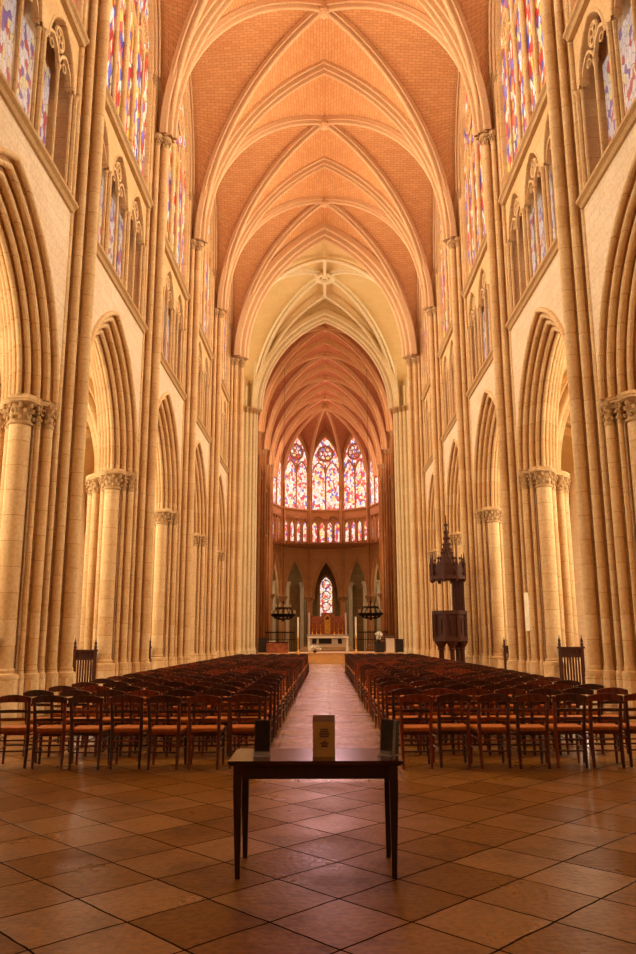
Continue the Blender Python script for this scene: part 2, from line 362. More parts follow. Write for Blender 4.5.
rank=['first','second','third','fourth','fifth','sixth','seventh','eighth']
pillar=make_pillar(M['stone'],'pillar')
first=True
def put_pillar(y,side,label,proto):
    global first
    if proto.get('used'): o=copy_tree(proto)
    else: o=proto; o['used']=1
    o.location=(side*XC,y,0); o.rotation_euler=(0,0,0 if side<0 else PI)
    o['label']=label; o['category']='pillar'
for k,y in enumerate(PY):
    for s in(-1,1):
        put_pillar(y,s,f'clustered limestone pillar of the nave, {rank[k]} from the entrance, '+('pulpit side' if s>0 else 'side facing the pulpit'),pillar)
cp_=make_pillar(M['stone'],'pillar'); 
for o in list(cp_.children):
    pass
for s in(-1,1):
    put_pillar(YW,s,'tall crossing pillar where the nave ends, '+('pulpit side' if s>0 else 'side facing the pulpit'),cp_)
ep=make_pillar(M['palestone'],'pillar')
for s in(-1,1):
    put_pillar(YE,s,'pale crossing pillar before the choir, '+('pulpit side' if s>0 else 'side facing the pulpit'),ep)
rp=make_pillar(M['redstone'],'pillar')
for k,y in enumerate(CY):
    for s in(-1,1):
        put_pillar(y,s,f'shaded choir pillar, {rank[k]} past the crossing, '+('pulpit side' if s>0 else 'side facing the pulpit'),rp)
# wide crossing piers get an extra stepped cluster towards the crossing
def cluster(y,side,st,sg):
    root=empty('pillar',(side*XC,y,0),0 if side<0 else PI); tag(root,None,'pillar',kind='structure')
    sgn=sg if side<0 else -sg
    pl=MB()
    for u,v,r in((1.42,.34,.14),(1.28,.62,.12),(1.05,.86,.12),(.75,1.05,.12),(.42,1.22,.15)):
        m_=MB(); m_.tube([(u-.15,v*sgn,.95),(u-.15,v*sgn,.951),(u-.15,v*sgn,ZV-.35)],r,14); m_.build('shaft',st,root,50)
        pl.lathe([(r*1.75,0),(r*1.75,.4),(r*1.6,.42),(r*1.6,.76),(r*1.3,.8),(r*1.05,.98)],(u-.15,v*sgn,0),10)
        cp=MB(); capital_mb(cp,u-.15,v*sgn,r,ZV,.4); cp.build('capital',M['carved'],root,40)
    co=MB(); poly=[(-.6,.3),(1.15,.2),(1.1,.55),(.85,.8),(.6,1.0),(.3,1.15),(-.6,1.15)]
    poly=[(x,y*sgn) for x,y in poly]
    if sgn<0: poly=poly[::-1]
    co.prism(poly,0,ZV); co.build('core',st,root)
    pl.build('plinth',st,root,40)
    tag(root,('brown' if st is M['stone'] else 'pale')+' bundle of shafts on the crossing pier '+('at the nave end, ' if sg>0 else 'at the choir end, ')+('pulpit side' if side>0 else 'side facing the pulpit'),'pillar',kind='structure')
for s in(-1,1):
    cluster(YW,s,M['stone'],1); cluster(YE,s,M['palestone'],-1)

# ------------------------------------------------------------------ arcade arches, walls, triforium, clerestory
SP=3.05; RISE=4.16
def arch_profile():
    # from the nave face, down the orders to the soffit, and back up to the aisle face (w = towards aisle, r = outward offset; 0 = inner soffit)
    half=[(.0,.74)]+roll(-.03,.66,.065,PI/2,PI*1.5,5)+[(.0,.60),(.05,.66),(.12,.62)]
    half+=roll(.12,.50,.075,PI/2,PI*1.55,5)+[(.17,.44),(.24,.52),(.27,.42)]+roll(.27,.32,.075,PI/2,PI*1.55,5)+[(.32,.26),(.40,.34),(.42,.22)]
    half+=roll(.42,.13,.07,PI/2,PI*1.55,5)+[(.46,.08),(.50,.14)]
    return half+[(.55,.0)]+roll(.55,.04,.07,PI*1.2,PI*1.8,4)+[(1.1-w,r) for w,r in reversed(half)]
def make_arch(st,bay):
    hs=bay/2-.75; k=hs/3.05
    s_in=2.36*k+(hs-3.05)*.2; R=(SP*SP+RISE*RISE)/(2*SP)
    h_in=math.sqrt(max(.1,(3.71*k)**2-(3.71*k-s_in)**2))
    mb=MB(); sweep_arch(mb,s_in,h_in,arch_profile(),(0,0,ZC),(0,1,0),(-1,0,0),14,flip=True)
    return mb,s_in,h_in
def wall_arch(mb,s,h,off,zsp,zb,zt,half,x,mi=0,n=14,oy=0,flip=False):
    """flat wall in the plane x=const, from -half..half along y, zb..zt, with a pointed hole"""
    pts=arch_pts(s,h,n,off); s2=-pts[0][0]
    def q(a): mb.add([(x,oy+p[0],p[1]) for p in a],[(3,2,1,0) if flip else (0,1,2,3)],mi)
    q([(-half,zb),(-s2,zb),(-s2,zt),(-half,zt)]); q([(s2,zb),(half,zb),(half,zt),(s2,zt)])
    for (a,za),(b_,zb_) in zip(pts[:-1],pts[1:]):
        q([(a,zsp+za),(b_,zsp+zb_),(b_,zt),(a,zt)])
def put(root,proto_list,y,side,x=XW): pass

def triforium(bay,st,glass,npair=3,back=.75):
    """one bay of the triforium in local coordinates (x towards the nave, y along the wall); returns list of (name,mesh,material)"""
    out=[]; half=bay/2-.5; pw=2*half/npair
    z0=ZS+.12; z1=ZK-.12
    fr=MB()
    sp=z1-1.55
    # pierced wall: containing arch over every pair of lights
    for i in range(npair):
        yc=-half+pw*(i+.5)
        wall_arch(fr,pw*.40,1.25,.02,sp,sp,z1,pw/2,-.06,oy=yc)
        sweep_arch(fr,pw*.40,1.25,[(.0,.02)]+roll(.02,.0,.05,PI/2,PI*1.5,4)+[(.06,-.05),(.22,-.05)],(-.06,yc,sp),(0,1,0),(-1,0,0),9,flip=True)
        q=pw*.195
        for sg in(-1,1):
            sweep_arch(fr,q-.03,.55,[(-.03,.07),(-.03,.0),(.06,.0),(.06,.07)],(-.14,yc+sg*q,sp-.05),(0,1,0),(-1,0,0),7,flip=True)
        fr.torus((-.16,yc,sp+.72),.26,.045,0,18,6)
        for k in range(4):
            a=PI/4+k*PI/2; fr.torus((-.16,yc+.13*math.cos(a),sp+.72+.13*math.sin(a)),.105,.022,0,10,5)
        for sg in(-1,1):
            fr.torus((-.16,yc+sg*q,sp+.27),.10,.022,0,10,5)
    out.append(('tracery',fr.mesh('tracery',st,40)))
    for i in range(npair+1):
        yc=-half+pw*i
        c=MB()
        for dx,dy,r in((-.08,0,.075),(-.16,.09,.05),(-.16,-.09,.05)):
            c.tube([(dx,yc+dy,z0),(dx,yc+dy,z0+.1),(dx,yc+dy,z0+.11),(dx,yc+dy,sp-.12),(dx,yc+dy,sp-.02)],[r*1.7,r*1.6,r,r,r*1.6],8)
        out.append(('colonnette',c.mesh('colonnette',st,40)))
        if i<npair:
            c=MB(); c.tube([(-.14,yc+pw/2,z0),(-.14,yc+pw/2,z0+.1),(-.14,yc+pw/2,z0+.11),(-.14,yc+pw/2,sp-.12),(-.14,yc+pw/2,sp+.02)],[.085,.08,.045,.045,.085],8)
            out.append(('colonnette',c.mesh('colonnette',st,40)))
    g=MB()
    for i in range(npair*2):
        y0=-half+pw/2*i+.12; y1=-half+pw/2*(i+1)-.12
        g.add([(-back+.05,y0,z0+.5),(-back+.05,y1,z0+.5),(-back+.05,y1,z1-.9),(-back+.05,y0,z1-.9)],[(0,1,2,3)],0,[(y0,0),(y1,0),(y1,3),(y0,3)])
    out.append(('glass',g.mesh('glass',glass)))
    return out
def string_mesh(bay,z):
    mb=MB(); half=bay/2-.45
    prof=[(-.1,-.22),(.06,-.20),(.10,-.12),(.17,-.07),(.17,0),(.12,.04),(-.25,.16)]
    mb.grid([[(x,-half,z+dz),(x,half,z+dz)] for x,dz in prof],flip=True)
    mb.add([(x,-half,z+dz) for x,dz in prof],[tuple(range(len(prof)))]); mb.add([(x,half,z+dz) for x,dz in prof],[tuple(range(len(prof)-1,-1,-1))])
    return mb.mesh('moulding',M['carved'])  # darker carved stone stands in for shade on the string course
def clere(bay,st,glass,nl=6):
    out=[]; half=bay/2-.46; s=half-.10; h=5.75; x=-.14
    zb=ZK+.1
    # glass in the plane x
    pts=arch_pts(s,h,12); g=MB()
    vs=[(x-.06,-s,zb),(x-.06,s,zb)]+[(x-.06,a,ZF+z) for a,z in reversed(pts)]
    g.add(vs,[tuple(range(len(vs)))],0,[(p[1],p[2]) for p in vs]); out.append(('glass',g.mesh('glass',glass)))
    fr=MB(); sweep_arch(fr,s-.05,h-.05,[(-.22,.20),(-.12,.16)]+roll(-.06,.10,.06,PI/2+.5,PI*1.5,4)+[(.02,.02),(.12,.0),(.12,.1)],(x,0,ZF),(0,1,0),(-1,0,0),12,stilt=ZF-zb,flip=True)
    out.append(('frame',fr.mesh('frame',st,40)))
    lw=2*s/nl
    sp=ZF-.4
    for i in range(1,nl):
        y=-s+lw*i; r=.10 if i==nl//2 else (.075 if i%2==0 else .045)
        top=ZF+(h*.9 if i==nl//2 else .1 if i%2 else .9)
        m_=MB(); m_.tube([(x+.02,y,zb),(x+.02,y,top)],r,8); out.append(('mullion',m_.mesh('mullion',st,50)))
    tr=MB()
    for i in range(nl):
        sweep_arch(tr,lw/2,.85,[(-.05,.05),(-.05,-.03),(.05,-.03),(.05,.05)],(x,-s+lw*(i+.5),sp),(0,1,0),(-1,0,0),6,flip=True)
    for i in range(nl//2):
        yc=-s+2*lw*(i+.5); tr.torus((x,yc,sp+1.35),.46,.06,0,18,6)
        for k in range(6):
            a=k*PI/3; tr.torus((x,yc+.27*math.cos(a),sp+1.35+.27*math.sin(a)),.14,.03,0,10,5)
    for yy,zz,rr in((0,3.5,.95),(-s*.45,2.6,.5),(s*.45,2.6,.5)):
        tr.torus((x,yy,sp+zz),rr,.07,0,22,6)
        for k in range(6):
            a=k*PI/3+.5; tr.torus((x,yy+rr*.58*math.cos(a),sp+zz+rr*.58*math.sin(a)),rr*.31,.035,0,12,5)
    out.append(('tracery',tr.mesh('tracery',st,40)))
    return out,s,h
nwin=0; ntrim=0
WL=MB(); WR=MB()
def wall_for(side): return WL if side<0 else WR
def xf(mb_src,side,y,dst,mi=0):
    """copy local geometry (x towards nave) into the wall mesh of a side"""
    vs=[]
    for p in mb_src.v:
        vs.append((-XW+p[0],y+p[1],p[2]) if side<0 else (XW-p[0],y-p[1],p[2]))
    dst.add(vs,mb_src.f,mi)
PR={}
def bay_set(y0,y1,key,st,wst_i,gl,tri=True,cl=True,labels=''):
    global nwin,ntrim
    bay=y1-y0; yc=(y0+y1)/2
    if key not in PR:
        am,s_in,h_in=make_arch(st,bay)
        c_list,cs,ch=clere(bay,st,gl)
        PR[key]=dict(arch=am.mesh('arcade_arch',st,35),s=s_in,h=h_in,tri=triforium(bay,st,M['glass_tri']),cl=c_list,cs=cs,ch=ch,s1=string_mesh(bay,ZS),s2=string_mesh(bay,ZK))
    P=PR[key]
    for side in(-1,1):
        loc=(side*XW,yc,0); rz=0 if side<0 else PI
        sd='pulpit side' if side>0 else 'side facing the pulpit'
        o=bpy.data.objects.new('arcade_arch',P['arch']); C.objects.link(o); o.location=loc; o.rotation_euler=(0,0,rz)
        tag(o,f'moulded pointed arcade arch, {labels}, {sd}','arch',kind='structure')
        w=MB(); wall_arch(w,P['s'],P['h'],.60,ZC,ZC-.02,ZS,bay/2,0); 
        wall_arch(w,P['s'],P['h'],.60,ZC,ZC-.02,ZS,bay/2,-1.1,flip=True)
        # triforium back wall, floor and the clerestory wall with its window hole
        zb=ZK+.1
        def q(a): w.add(a,[(0,1,2,3)])
        h=bay/2
        q([(-.75,-h,ZS),(-.75,h,ZS),(-.75,h,ZK),(-.75,-h,ZK)])
        q([(0,-h,ZS),(0,h,ZS),(-.75,h,ZS),(-.75,-h,ZS)])
        q([(0,-h,ZK-.13),(-.75,-h,ZK-.13),(-.75,h,ZK-.13),(0,h,ZK-.13)])
        q([(0,-h,ZK-.13),(0,h,ZK-.13),(-.02,h,ZK+.12),(-.02,-h,ZK+.12)])
        q([(0,-h,ZK+.1),(0,h,ZK+.1),(-.5,h,ZK+.14),(-.5,-h,ZK+.14)])
        wall_arch(w,P['cs'],P['ch'],.05,ZF,zb,29.4,h,-.16)
        xf(w,side,yc,wall_for(side),wst_i)
        t=empty('triforium_arcade',loc,rz); tag(t,f'traceried triforium gallery, {labels}, {sd}','gallery',kind='structure')
        for nm,me in P['tri']:
            o=bpy.data.objects.new(nm,me); C.objects.link(o); o.parent=t
        nwin+=1; wroot=empty(f'window_{nwin}',loc,rz); tag(wroot,f'stained glass clerestory window, {labels}, {sd}','window',kind='structure')
        for nm,me in P['cl']:
            o=bpy.data.objects.new(nm,me); C.objects.link(o); o.parent=wroot
        for me in(P['s1'],P['s2']):
            ntrim+=1; o=bpy.data.objects.new(f'trim_{ntrim}',me); C.objects.link(o); o.location=loc; o.rotation_euler=(0,0,rz); o['kind']='structure'
ys=PY+[YW]
for i in range(len(ys)-1):
    bay_set(ys[i],ys[i+1],'nave',M['stone'],0,M['glass_nave'],labels=f'{rank[i]} nave bay')
cs_=[YE]+CY+[YA]
for i in range(len(cs_)-1):
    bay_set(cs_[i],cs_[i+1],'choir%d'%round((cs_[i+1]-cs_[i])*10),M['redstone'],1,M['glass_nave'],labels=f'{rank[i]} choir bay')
# plain walls of the two bays behind the camera, aisle outer walls, transept ends, west wall
for side,w in((-1,WL),(1,WR)):
    x=side*XW
    def q(a,mi=0): w.add(a,[(0,1,2,3)],mi)
    q([(x,-14,0),(x,10.05-.9,0),(x,10.05-.9,29.4),(x,-14,29.4)])
    for y0,y1 in((9.1,YW+.4),(YE-.4,100)):
        X=side*12.6; q([(X,y0,0),(X,y1,0),(X,y1,14),(X,y0,14)],0 if y0<50 else 1)
    q([(x*1.0,9.1,0),(side*12.6,9.1,0),(side*12.6,9.1,14),(x,9.1,14)])
    for yy in(YW+.6,YE-.6):
        mi=2; q([(side*7.4,yy,0),(side*24,yy,0),(side*24,yy,29.4),(side*7.4,yy,29.4)],mi)
    q([(side*24,YW,0),(side*24,YE,0),(side*24,YE,29.4),(side*24,YW,29.4)],2)
for nm,w in(('wall_left',WL),('wall_right',WR)):
    tag(w.build(nm,[M['wallstone'],M['redstone'],M['palestone']]),'limestone wall of the nave, '+('side facing the pulpit' if nm=='wall_left' else 'pulpit side'),'wall',kind='structure')
mb=MB(); mb.add([(-XW,-14,0),(XW,-14,0),(XW,-14,29.4),(-XW,-14,29.4)],[(0,1,2,3)])
tag(mb.build('wall_back',M['wallstone']),kind='structure')

# ------------------------------------------------------------------ vaults
def rib_prof(w,d):
    h=w/2
    half=[(-h,d),(-h*.95,d*.75)]+roll(-h*.78,d*.55,h*.22,PI*.8,PI*1.6,4)+[(-h*.55,d*.72),(-h*.34,d*.52)]
    return half+roll(0,h*.40,h*.40,PI*1.0,PI*2,7)+[(-a,b) for a,b in reversed(half)]
def trans_prof(w,d):
    h=w/2
    half=[(-h,d),(-h,d*.8)]+roll(-h*.86,d*.62,h*.14,PI*.9,PI*1.6,4)+[(-h*.70,d*.80),(-h*.60,d*.62)]+roll(-h*.45,d*.32,h*.15,PI*.9,PI*1.7,5)+[(-h*.30,d*.55),(-h*.18,d*.40)]
    return half+roll(0,h*.15,h*.16,PI,PI*2,6)+[(-a,b) for a,b in reversed(half)]
def vault_bay(y0,y1,xc,X,zs,ztop,zf,webm,ribm,trans=True,label='',xf_=None,tw=.8,td=.55,last=False,dw=.42,boss=True,diag=True,xs=None):
    root=empty('vault_bay',(0,0,0)); tag(root,label,'vault',kind='structure')
    yc=(y0+y1)/2; hb=(y1-y0)/2; n=14
    Xi=X-.42  # intrados half span of the transverse rib
    h=ztop-zs; L=math.hypot(X,hb)
    tp=arch_pts(Xi,h,n,X-Xi)     # web line on the transverse arch
    dp=arch_pts(L-.32,h,n,.32)
    Xf=xf_ if xf_ is not None else X+.5
    hf=ztop-.15-zf
    fp=arch_pts(hb-.02,hf+.1,n)
    def D(i,sx,sy):   # web line point on a diagonal, i=0 spring .. n apex
        d,z=dp[i]; t=max(0.0,min(1,1+d/L)) if d<0 else 1
        t=1-min(1,abs(d)/L)
        return Vector((xc+sx*X*(1-t),yc+sy*hb*(1-t),zs+z))
    for sy in(-1,1):          # severies against the transverse arches
        rows=[];uv=[]
        ye=y0 if sy<0 else y1
        for sx in(-1,1):
            rows=[];uvs=[]
            acc=0;prev=None
            for i in range(n+1):
                x,z=tp[i]; a=Vector((xc+sx*abs(x),ye,zs+z)); d=D(i,sx,sy)
                if prev is not None: acc+=(d-prev).length
                prev=d
                row=[a.lerp(d,t/3)+Vector((0,0,.10*math.sin(PI*t/3)*i/n)) for t in range(4)]
                rows.append(row); uvs+=[(p.y,acc) for p in row]
            m_=MB(); m_.grid(rows,0,uvs,flip=(sx*sy>0)); m_.build('web',webm,root,60)
    for sx in(-1,1):          # lateral severies against the wall
        for sy in(-1,1):
            rows=[];uvs=[];acc=0;prev=None
            for i in range(n+1):
                y,z=fp[i]; zz=zf+z
                d=D(i,sx,sy)
                if i==0: zz=zs+.3
                a=Vector((xc+sx*Xf,yc+sy*abs(y),zz))
                if prev is not None: acc+=(d-prev).length
                prev=d
                row=[a.lerp(d,t/3)+Vector((0,0,.08*math.sin(PI*t/3)*i/n)) for t in range(4)]
                rows.append(row); uvs+=[(p.x,acc) for p in row]
            m_=MB(); m_.grid(rows,0,uvs,flip=(sx*sy<0)); m_.build('web',webm,root,60)
    if diag:
        for sx in(-1,1):
            dirv=Vector((X*sx,hb,0)).normalized(); bn=Vector((-dirv.y,dirv.x,0))
            m_=MB(); sweep_arch(m_,L-.34,h-.02,rib_prof(dw,.40),(xc,yc,zs),dirv,bn,16); m_.build('diagonal_rib',ribm,root,40)
    if trans:
        for ye in ([y0,y1] if last else [y0]):
            m_=MB(); sweep_arch(m_,Xi,h,trans_prof(tw,td),(xc,ye,zs),(1,0,0),(0,1,0),18); m_.build('transverse_rib',ribm,root,40)
    if boss:
        m_=MB(); m_.lathe([(.02,-.20),(.16,-.19),(.22,-.10),(.30,-.04),(.30,.12),(.2,.3)],(xc,yc,ztop-.02),14)
        for k in range(8):
            a=2*PI*k/8; m_.ball((xc+.22*math.cos(a),yc+.22*math.sin(a),ztop-.10),.07,6,4)
        m_.build('boss',ribm,root,40)
    for sx in(-1,1):
        if xf_ is None:
            m_=MB(); sweep_arch(m_,hb-.48,hf-.3,rib_prof(.3,.26),(xc+sx*(X+.36),yc,zf),(0,1,0),(1,0,0),14); m_.build('wall_rib',ribm,root,40)
    return root
yv=[-5.15,2.45]+PY+[YW]
for i in range(len(yv)-1):
    vault_bay(yv[i],yv[i+1],0,5.82,ZV,ZT,ZF,M['web'],M['rib'],label=f'orange brick rib vault, {rank[i]} bay of the nave')
# crossing
cr=vault_bay(YW,YE,0,5.75,ZV,ZT-.3,ZV+1.0,M['pale'],M['palestone'],trans=False,label='pale crossing vault with ringed centre',xf_=6.6,dw=.5,boss=False)
ycr=(YW+YE)/2
m_=MB(); m_.torus((0,ycr,ZT-.35),.62,.16,2,24,8); m_.torus((0,ycr,ZT-.28),.50,.09,2,24,6)
for k in range(14):
    a=2*PI*k/14; m_.ball((.70*math.cos(a),ycr+.70*math.sin(a),ZT-.42),.10,6,4)
m_.build('ring_boss',M['palestone'],cr,40)
for sy in(-1,1):     # ridge ribs and tiercerons
    m_=MB(); m_.bar((0,ycr+sy*.6,ZT-.35),(0,ycr+sy*3.0,ZT-.38),.2,.24); m_.build('ridge_rib',M['palestone'],cr)
    for sx in(-1,1):
        ye=YW if sy<0 else YE
        a=Vector((sx*5.5,ye-sy*.1,ZV)); b_=Vector((0,ycr+sy*3.0,ZT-.35)); pts=[]
        ln=(b_-a).xy.length
        for i in range(15):
            x,z=arch_pts(ln,b_.z-ZV,14)[i]; t=1+x/ln; pts.append((a.x+(b_.x-a.x)*t,a.y+(b_.y-a.y)*t,ZV+z))
        m_=MB(); m_.tube(pts,.15,8); m_.build('tierceron',M['palestone'],cr,50)
# heavy arches at both ends of the crossing
def big_arch(y,s,apex,ribm,w,d,label):
    global ntrim
    ntrim+=1; m_=MB(); sweep_arch(m_,s,apex-ZV,trans_prof(w,d),(0,y,ZV),(1,0,0),(0,1,0),18); tag(m_.build(f'trim_{ntrim}',ribm,None,40),label,'arch',kind='structure')
big_arch(YW,5.0,ZT-.45,M['rib'],1.5,.85,'heavy orange arch between the nave and the crossing')
big_arch(YE,5.0,ZT-1.4,M['palestone'],1.6,.8,'heavy pale arch between the crossing and the choir')
cw=MB(); 
for y,mi in((YE-.6,0),(YW,0)):
    pts=arch_pts(5.0,ZT-1.4-ZV if y>50 else ZT-.45-ZV,18,.7)
    for (a,za),(b_,zb_) in zip(pts[:-1],pts[1:]):
        cw.add([(a,y,ZV+za),(b_,y,ZV+zb_),(b_,y,30.0),(a,y,30.0)],[(0,1,2,3)])
ntrim+=1; tag(cw.build(f'trim_{ntrim}',M['palestone']),kind='structure')
# transept ceilings
for s in(-1,1):
    m_=MB(); m_.add([(s*6.5,YW+.4,28.6),(s*24,YW+.4,28.6),(s*24,YE-.4,28.6),(s*6.5,YE-.4,28.6)],[(0,1,2,3)]); m_.build('ceiling',M['palestone'],kind='structure')
ZTC=27.6
for i in range(len(cs_)-1):
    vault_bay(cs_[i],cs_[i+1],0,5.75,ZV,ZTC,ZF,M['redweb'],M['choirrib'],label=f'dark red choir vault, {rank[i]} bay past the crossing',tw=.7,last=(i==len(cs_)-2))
# aisle vaults
for s in(-1,1):
    for i in range(len(ys)-1):
        vault_bay(ys[i],ys[i+1],s*9.95,2.65,ZC+.1,11.3,ZC+.1,M['pale'],M['stone'],label=f'aisle vault behind the {rank[i]} nave arch, '+('pulpit side' if s>0 else 'side facing the pulpit'),xf_=2.66,tw=.5,td=.4,boss=False)
    m_=MB(); m_.add([(s*7.2,YE,12.5),(s*12.6,YE,12.5),(s*12.6,100,12.5),(s*7.2,100,12.5)],[(0,1,2,3)]); m_.build('ceiling',M['redstone'],kind='structure')
    for i in range(len(ys)-1):
        yc=(ys[i]+ys[i+1])/2; nwin+=1
        pts=arch_pts(1.3,2.2,10); vs=[(s*12.5,yc-1.3,3.0),(s*12.5,yc+1.3,3.0)]+[(s*12.5,yc+a,7.4+z) for a,z in reversed(pts)]
        r_=empty(f'window_{nwin}'); tag(r_,None,None,kind='structure')
        m_=MB(); m_.add(vs,[tuple(range(len(vs)))],0,[(p[1],p[2]) for p in vs]); m_.build('glass',M['glass_aisle'],r_)
        m_=MB(); sweep_arch(m_,1.3,2.2,[(-.1,.25),(-.1,-.05),(.15,-.05),(.15,.25)],(s*12.5,yc,7.4),(0,1,0),(1,0,0),10,stilt=4.4); m_.build('frame',M['stone'],r_,40)

# ------------------------------------------------------------------ apse
VA=[Vector((RA*math.cos(PI*k/5),YA+RA*math.sin(PI*k/5),0)) for k in range(6)]
AZ=dict(arch_sp=6.4,arch_h=3.9)
def facet_frame(k):
    a,b_=VA[k],VA[k+1]; c=(a+b_)/2; d=(b_-a).normalized(); n=Vector((-c.x,YA-c.y,0)).normalized(); return a,b_,c,d,n
fac=['first','second','central','fourth','last']
apse=MB()
for k in range(5):
    a,b_,c,d,n=facet_frame(k); hl=(b_-a).length/2
    root_w=empty(f'window_{nwin+1}'); nwin+=1; tag(root_w,f'tall stained glass apse window, {fac[k]} from the pulpit side','window',kind='structure')
    def P(y,z,off=0): return c+d*y+n*off+Vector((0,0,z))
    # walls with arcade opening and clerestory opening
    w=MB(); 
    s0,h0=1.50,4.2
    wall_arch(w,s0,h0,.0,AZ['arch_sp']+.0,0 if False else AZ['arch_sp'],ZS,hl,0)
    # triforium: sill and lintel with glazed lancets
    def q(pts,off=0): w.add([(off,y,z) for y,z in pts],[(0,1,2,3)])
    q([(-hl,ZK-1.1),(hl,ZK-1.1),(hl,ZK),(-hl,ZK)])
    q([(-hl,ZS),(hl,ZS),(hl,ZS+.9),(-hl,ZS+.9)],-.35)
    w.add([(0,-hl,ZS),(0,hl,ZS),(-.35,hl,ZS),(-.35,-hl,ZS)],[(0,1,2,3)])
    wall_arch(w,1.66,3.7,.0,ZF+.2,ZK,27.6,hl,0)
    apse.add([P(p[1],p[2],p[0]) for p in w.v],w.f)
    # glass: clerestory two lights + rose
    g=MB(); pts=arch_pts(1.66,3.7,10); vs=[(-1.66,ZK),(1.66,ZK)]+[(y,ZF+.2+z) for y,z in reversed(pts)]
    g.add([P(y,z,-.12) for y,z in vs],[tuple(range(len(vs)))],0,[(y+k*7.3,z) for y,z in vs]); g.build('glass',M['glass_apse'],root_w)
    fr=MB(); sweep_arch(fr,1.6,3.62,[(-.16,.25),(-.10,.05),(-.02,.0),(.12,0)],P(0,ZF+.2),d,-n,10,stilt=ZF+.2-ZK); fr.build('frame',M['redstone'],root_w,40)
    tr=MB()
    for sg in(-1,1): sweep_arch(tr,.70,1.25,[(-.08,.09),(-.08,-.06),(.06,-.06),(.06,.09)],P(sg*.80,ZF-.6),d,-n,8)
    tr.build('tracery',M['redstone'],root_w,40)
    for nm,y0,z0,z1,r in(('mullion',0,ZK,ZF+.4,.09),):
        m_=MB(); m_.tube([P(y0,z0,.0),P(y0,z1,.0)],r,8); m_.build(nm,M['redstone'],root_w,50)
    ro=MB()
    def ring(mb_,cy,cz,R,r,NN=20):
        vs=[];fs=[]
        for i in range(NN):
            al=2*PI*i/NN
            for j in range(6):
                be=2*PI*j/6; rr=R+r*math.cos(be); vs.append(P(cy+rr*math.cos(al),cz+rr*math.sin(al),r*math.sin(be)))
        for i in range(NN):
            for j in range(6): fs.append((i*6+j,i*6+(j+1)%6,((i+1)%NN)*6+(j+1)%6,((i+1)%NN)*6+j))
        mb_.add(vs,fs)
    ring(ro,0,ZF+1.75,.92,.12)
    for j in range(6): ring(ro,.56*math.cos(j*PI/3),ZF+1.75+.56*math.sin(j*PI/3),.28,.06,12)
    ro.build('rose_tracery',M['redstone'],root_w,40)
    # triforium lancets
    t=empty('triforium_arcade'); tag(t,f'glazed apse triforium panel, {fac[k]} from the pulpit side','gallery',kind='structure')
    g=MB(); 
    vs=[(-hl,ZS+.9),(hl,ZS+.9),(hl,ZK-1.0),(-hl,ZK-1.0)]
    g.add([P(y,z,-.35) for y,z in vs],[(0,1,2,3)],0,[(y+k*3.1,z+5) for y,z in vs]); g.build('glass',M['glass_apse'],t)
    wl=MB(); 
    for j in range(4):
        yc=-1.35+.9*j; w2=MB(); wall_arch(w2,.30,.6,.0,ZK-2.0,ZS+.15,ZK-1.0,.45,0,n=6)
        wl.add([P(yc+p[1],p[2],-.2) for p in w2.v],w2.f)
        sweep_arch(wl,.30,.6,[(-.08,.06),(-.08,-.02),(.1,-.02)],P(yc,ZK-2.0,-.2),d,-n,6,stilt=2.3)
    for sg in(-1,1):
        w2=[(sg*1.8,ZS),(sg*hl,ZS),(sg*hl,ZK-1.0),(sg*1.8,ZK-1.0)]; wl.add([P(y,z,-.2) for y,z in w2],[(0,1,2,3) if sg>0 else (3,2,1,0)])
    for sg in(-1,1): sweep_arch(wl,.78,1.15,[(-.1,.12),(-.1,.0),(.1,.0)],P(sg*.9,ZK-2.0,-.1),d,-n,8,stilt=2.3)
    wl.build('tracery',M['redstone'],t,40)
    st_=MB(); prof=[(-.1,-.25),(.08,-.22),(.2,-.1),(.2,.02),(-.2,.15)]
    for zz in(ZS,ZK): st_.grid([[P(-hl,zz+dz,x),P(hl,zz+dz,x)] for x,dz in prof],flip=False)
    ntrim+=1; tag(st_.build(f'trim_{ntrim}',M['redstone']),kind='structure')
    # arcade arch moulding
    am=MB(); sweep_arch(am,s0-.12,h0-.12,[(-.06,.28)]+roll(-.06,.2,.1,PI/2,PI*1.5,5)+[(.1,.08)]+roll(.2,.04,.1,PI,PI*1.9,5)+[(.5,.1),(.5,.3)],P(0,AZ['arch_sp']),d,-n,12)
    tag(am.build('arcade_arch',M['redstone'],None,40),f'narrow apse arcade arch, {fac[k]} from the pulpit side','arch',kind='structure')
    # vault web of this facet
    vr=empty('vault_bay'); tag(vr,f'apse vault cell over the {fac[k]} window from the pulpit side','vault',kind='structure')
    fp=arch_pts(hl,4.6,12); key=Vector((0,YA,ZTC))
    for sg,cor in((-1,a),(1,b_)):
        ln=(key.xy-cor.xy).length; rp_=arch_pts(ln,ZTC-ZV,12); rows=[];uv=[];acc=0
        for i in range(13):
            y,z=fp[i]; zz=ZF+.2+z if i else ZV+.2
            A=P(sg*abs(y),zz,-.02); x,z2=rp_[i]; t_=1+x/ln
            D_=Vector((cor.x*(1-t_),YA+(cor.y-YA)*(1-t_),ZV+z2)); rows.append([A.lerp(D_,j/3) for j in range(4)]); acc+=.7
            uv+=[(j*.8,acc) for j in range(4)]
        m_=MB(); m_.grid(rows,0,uv,flip=(sg<0)); m_.build('web',M['redweb'],vr,60)
tag(apse.build('wall_apse',M['redstone']),'dark red apse wall','wall',kind='structure')
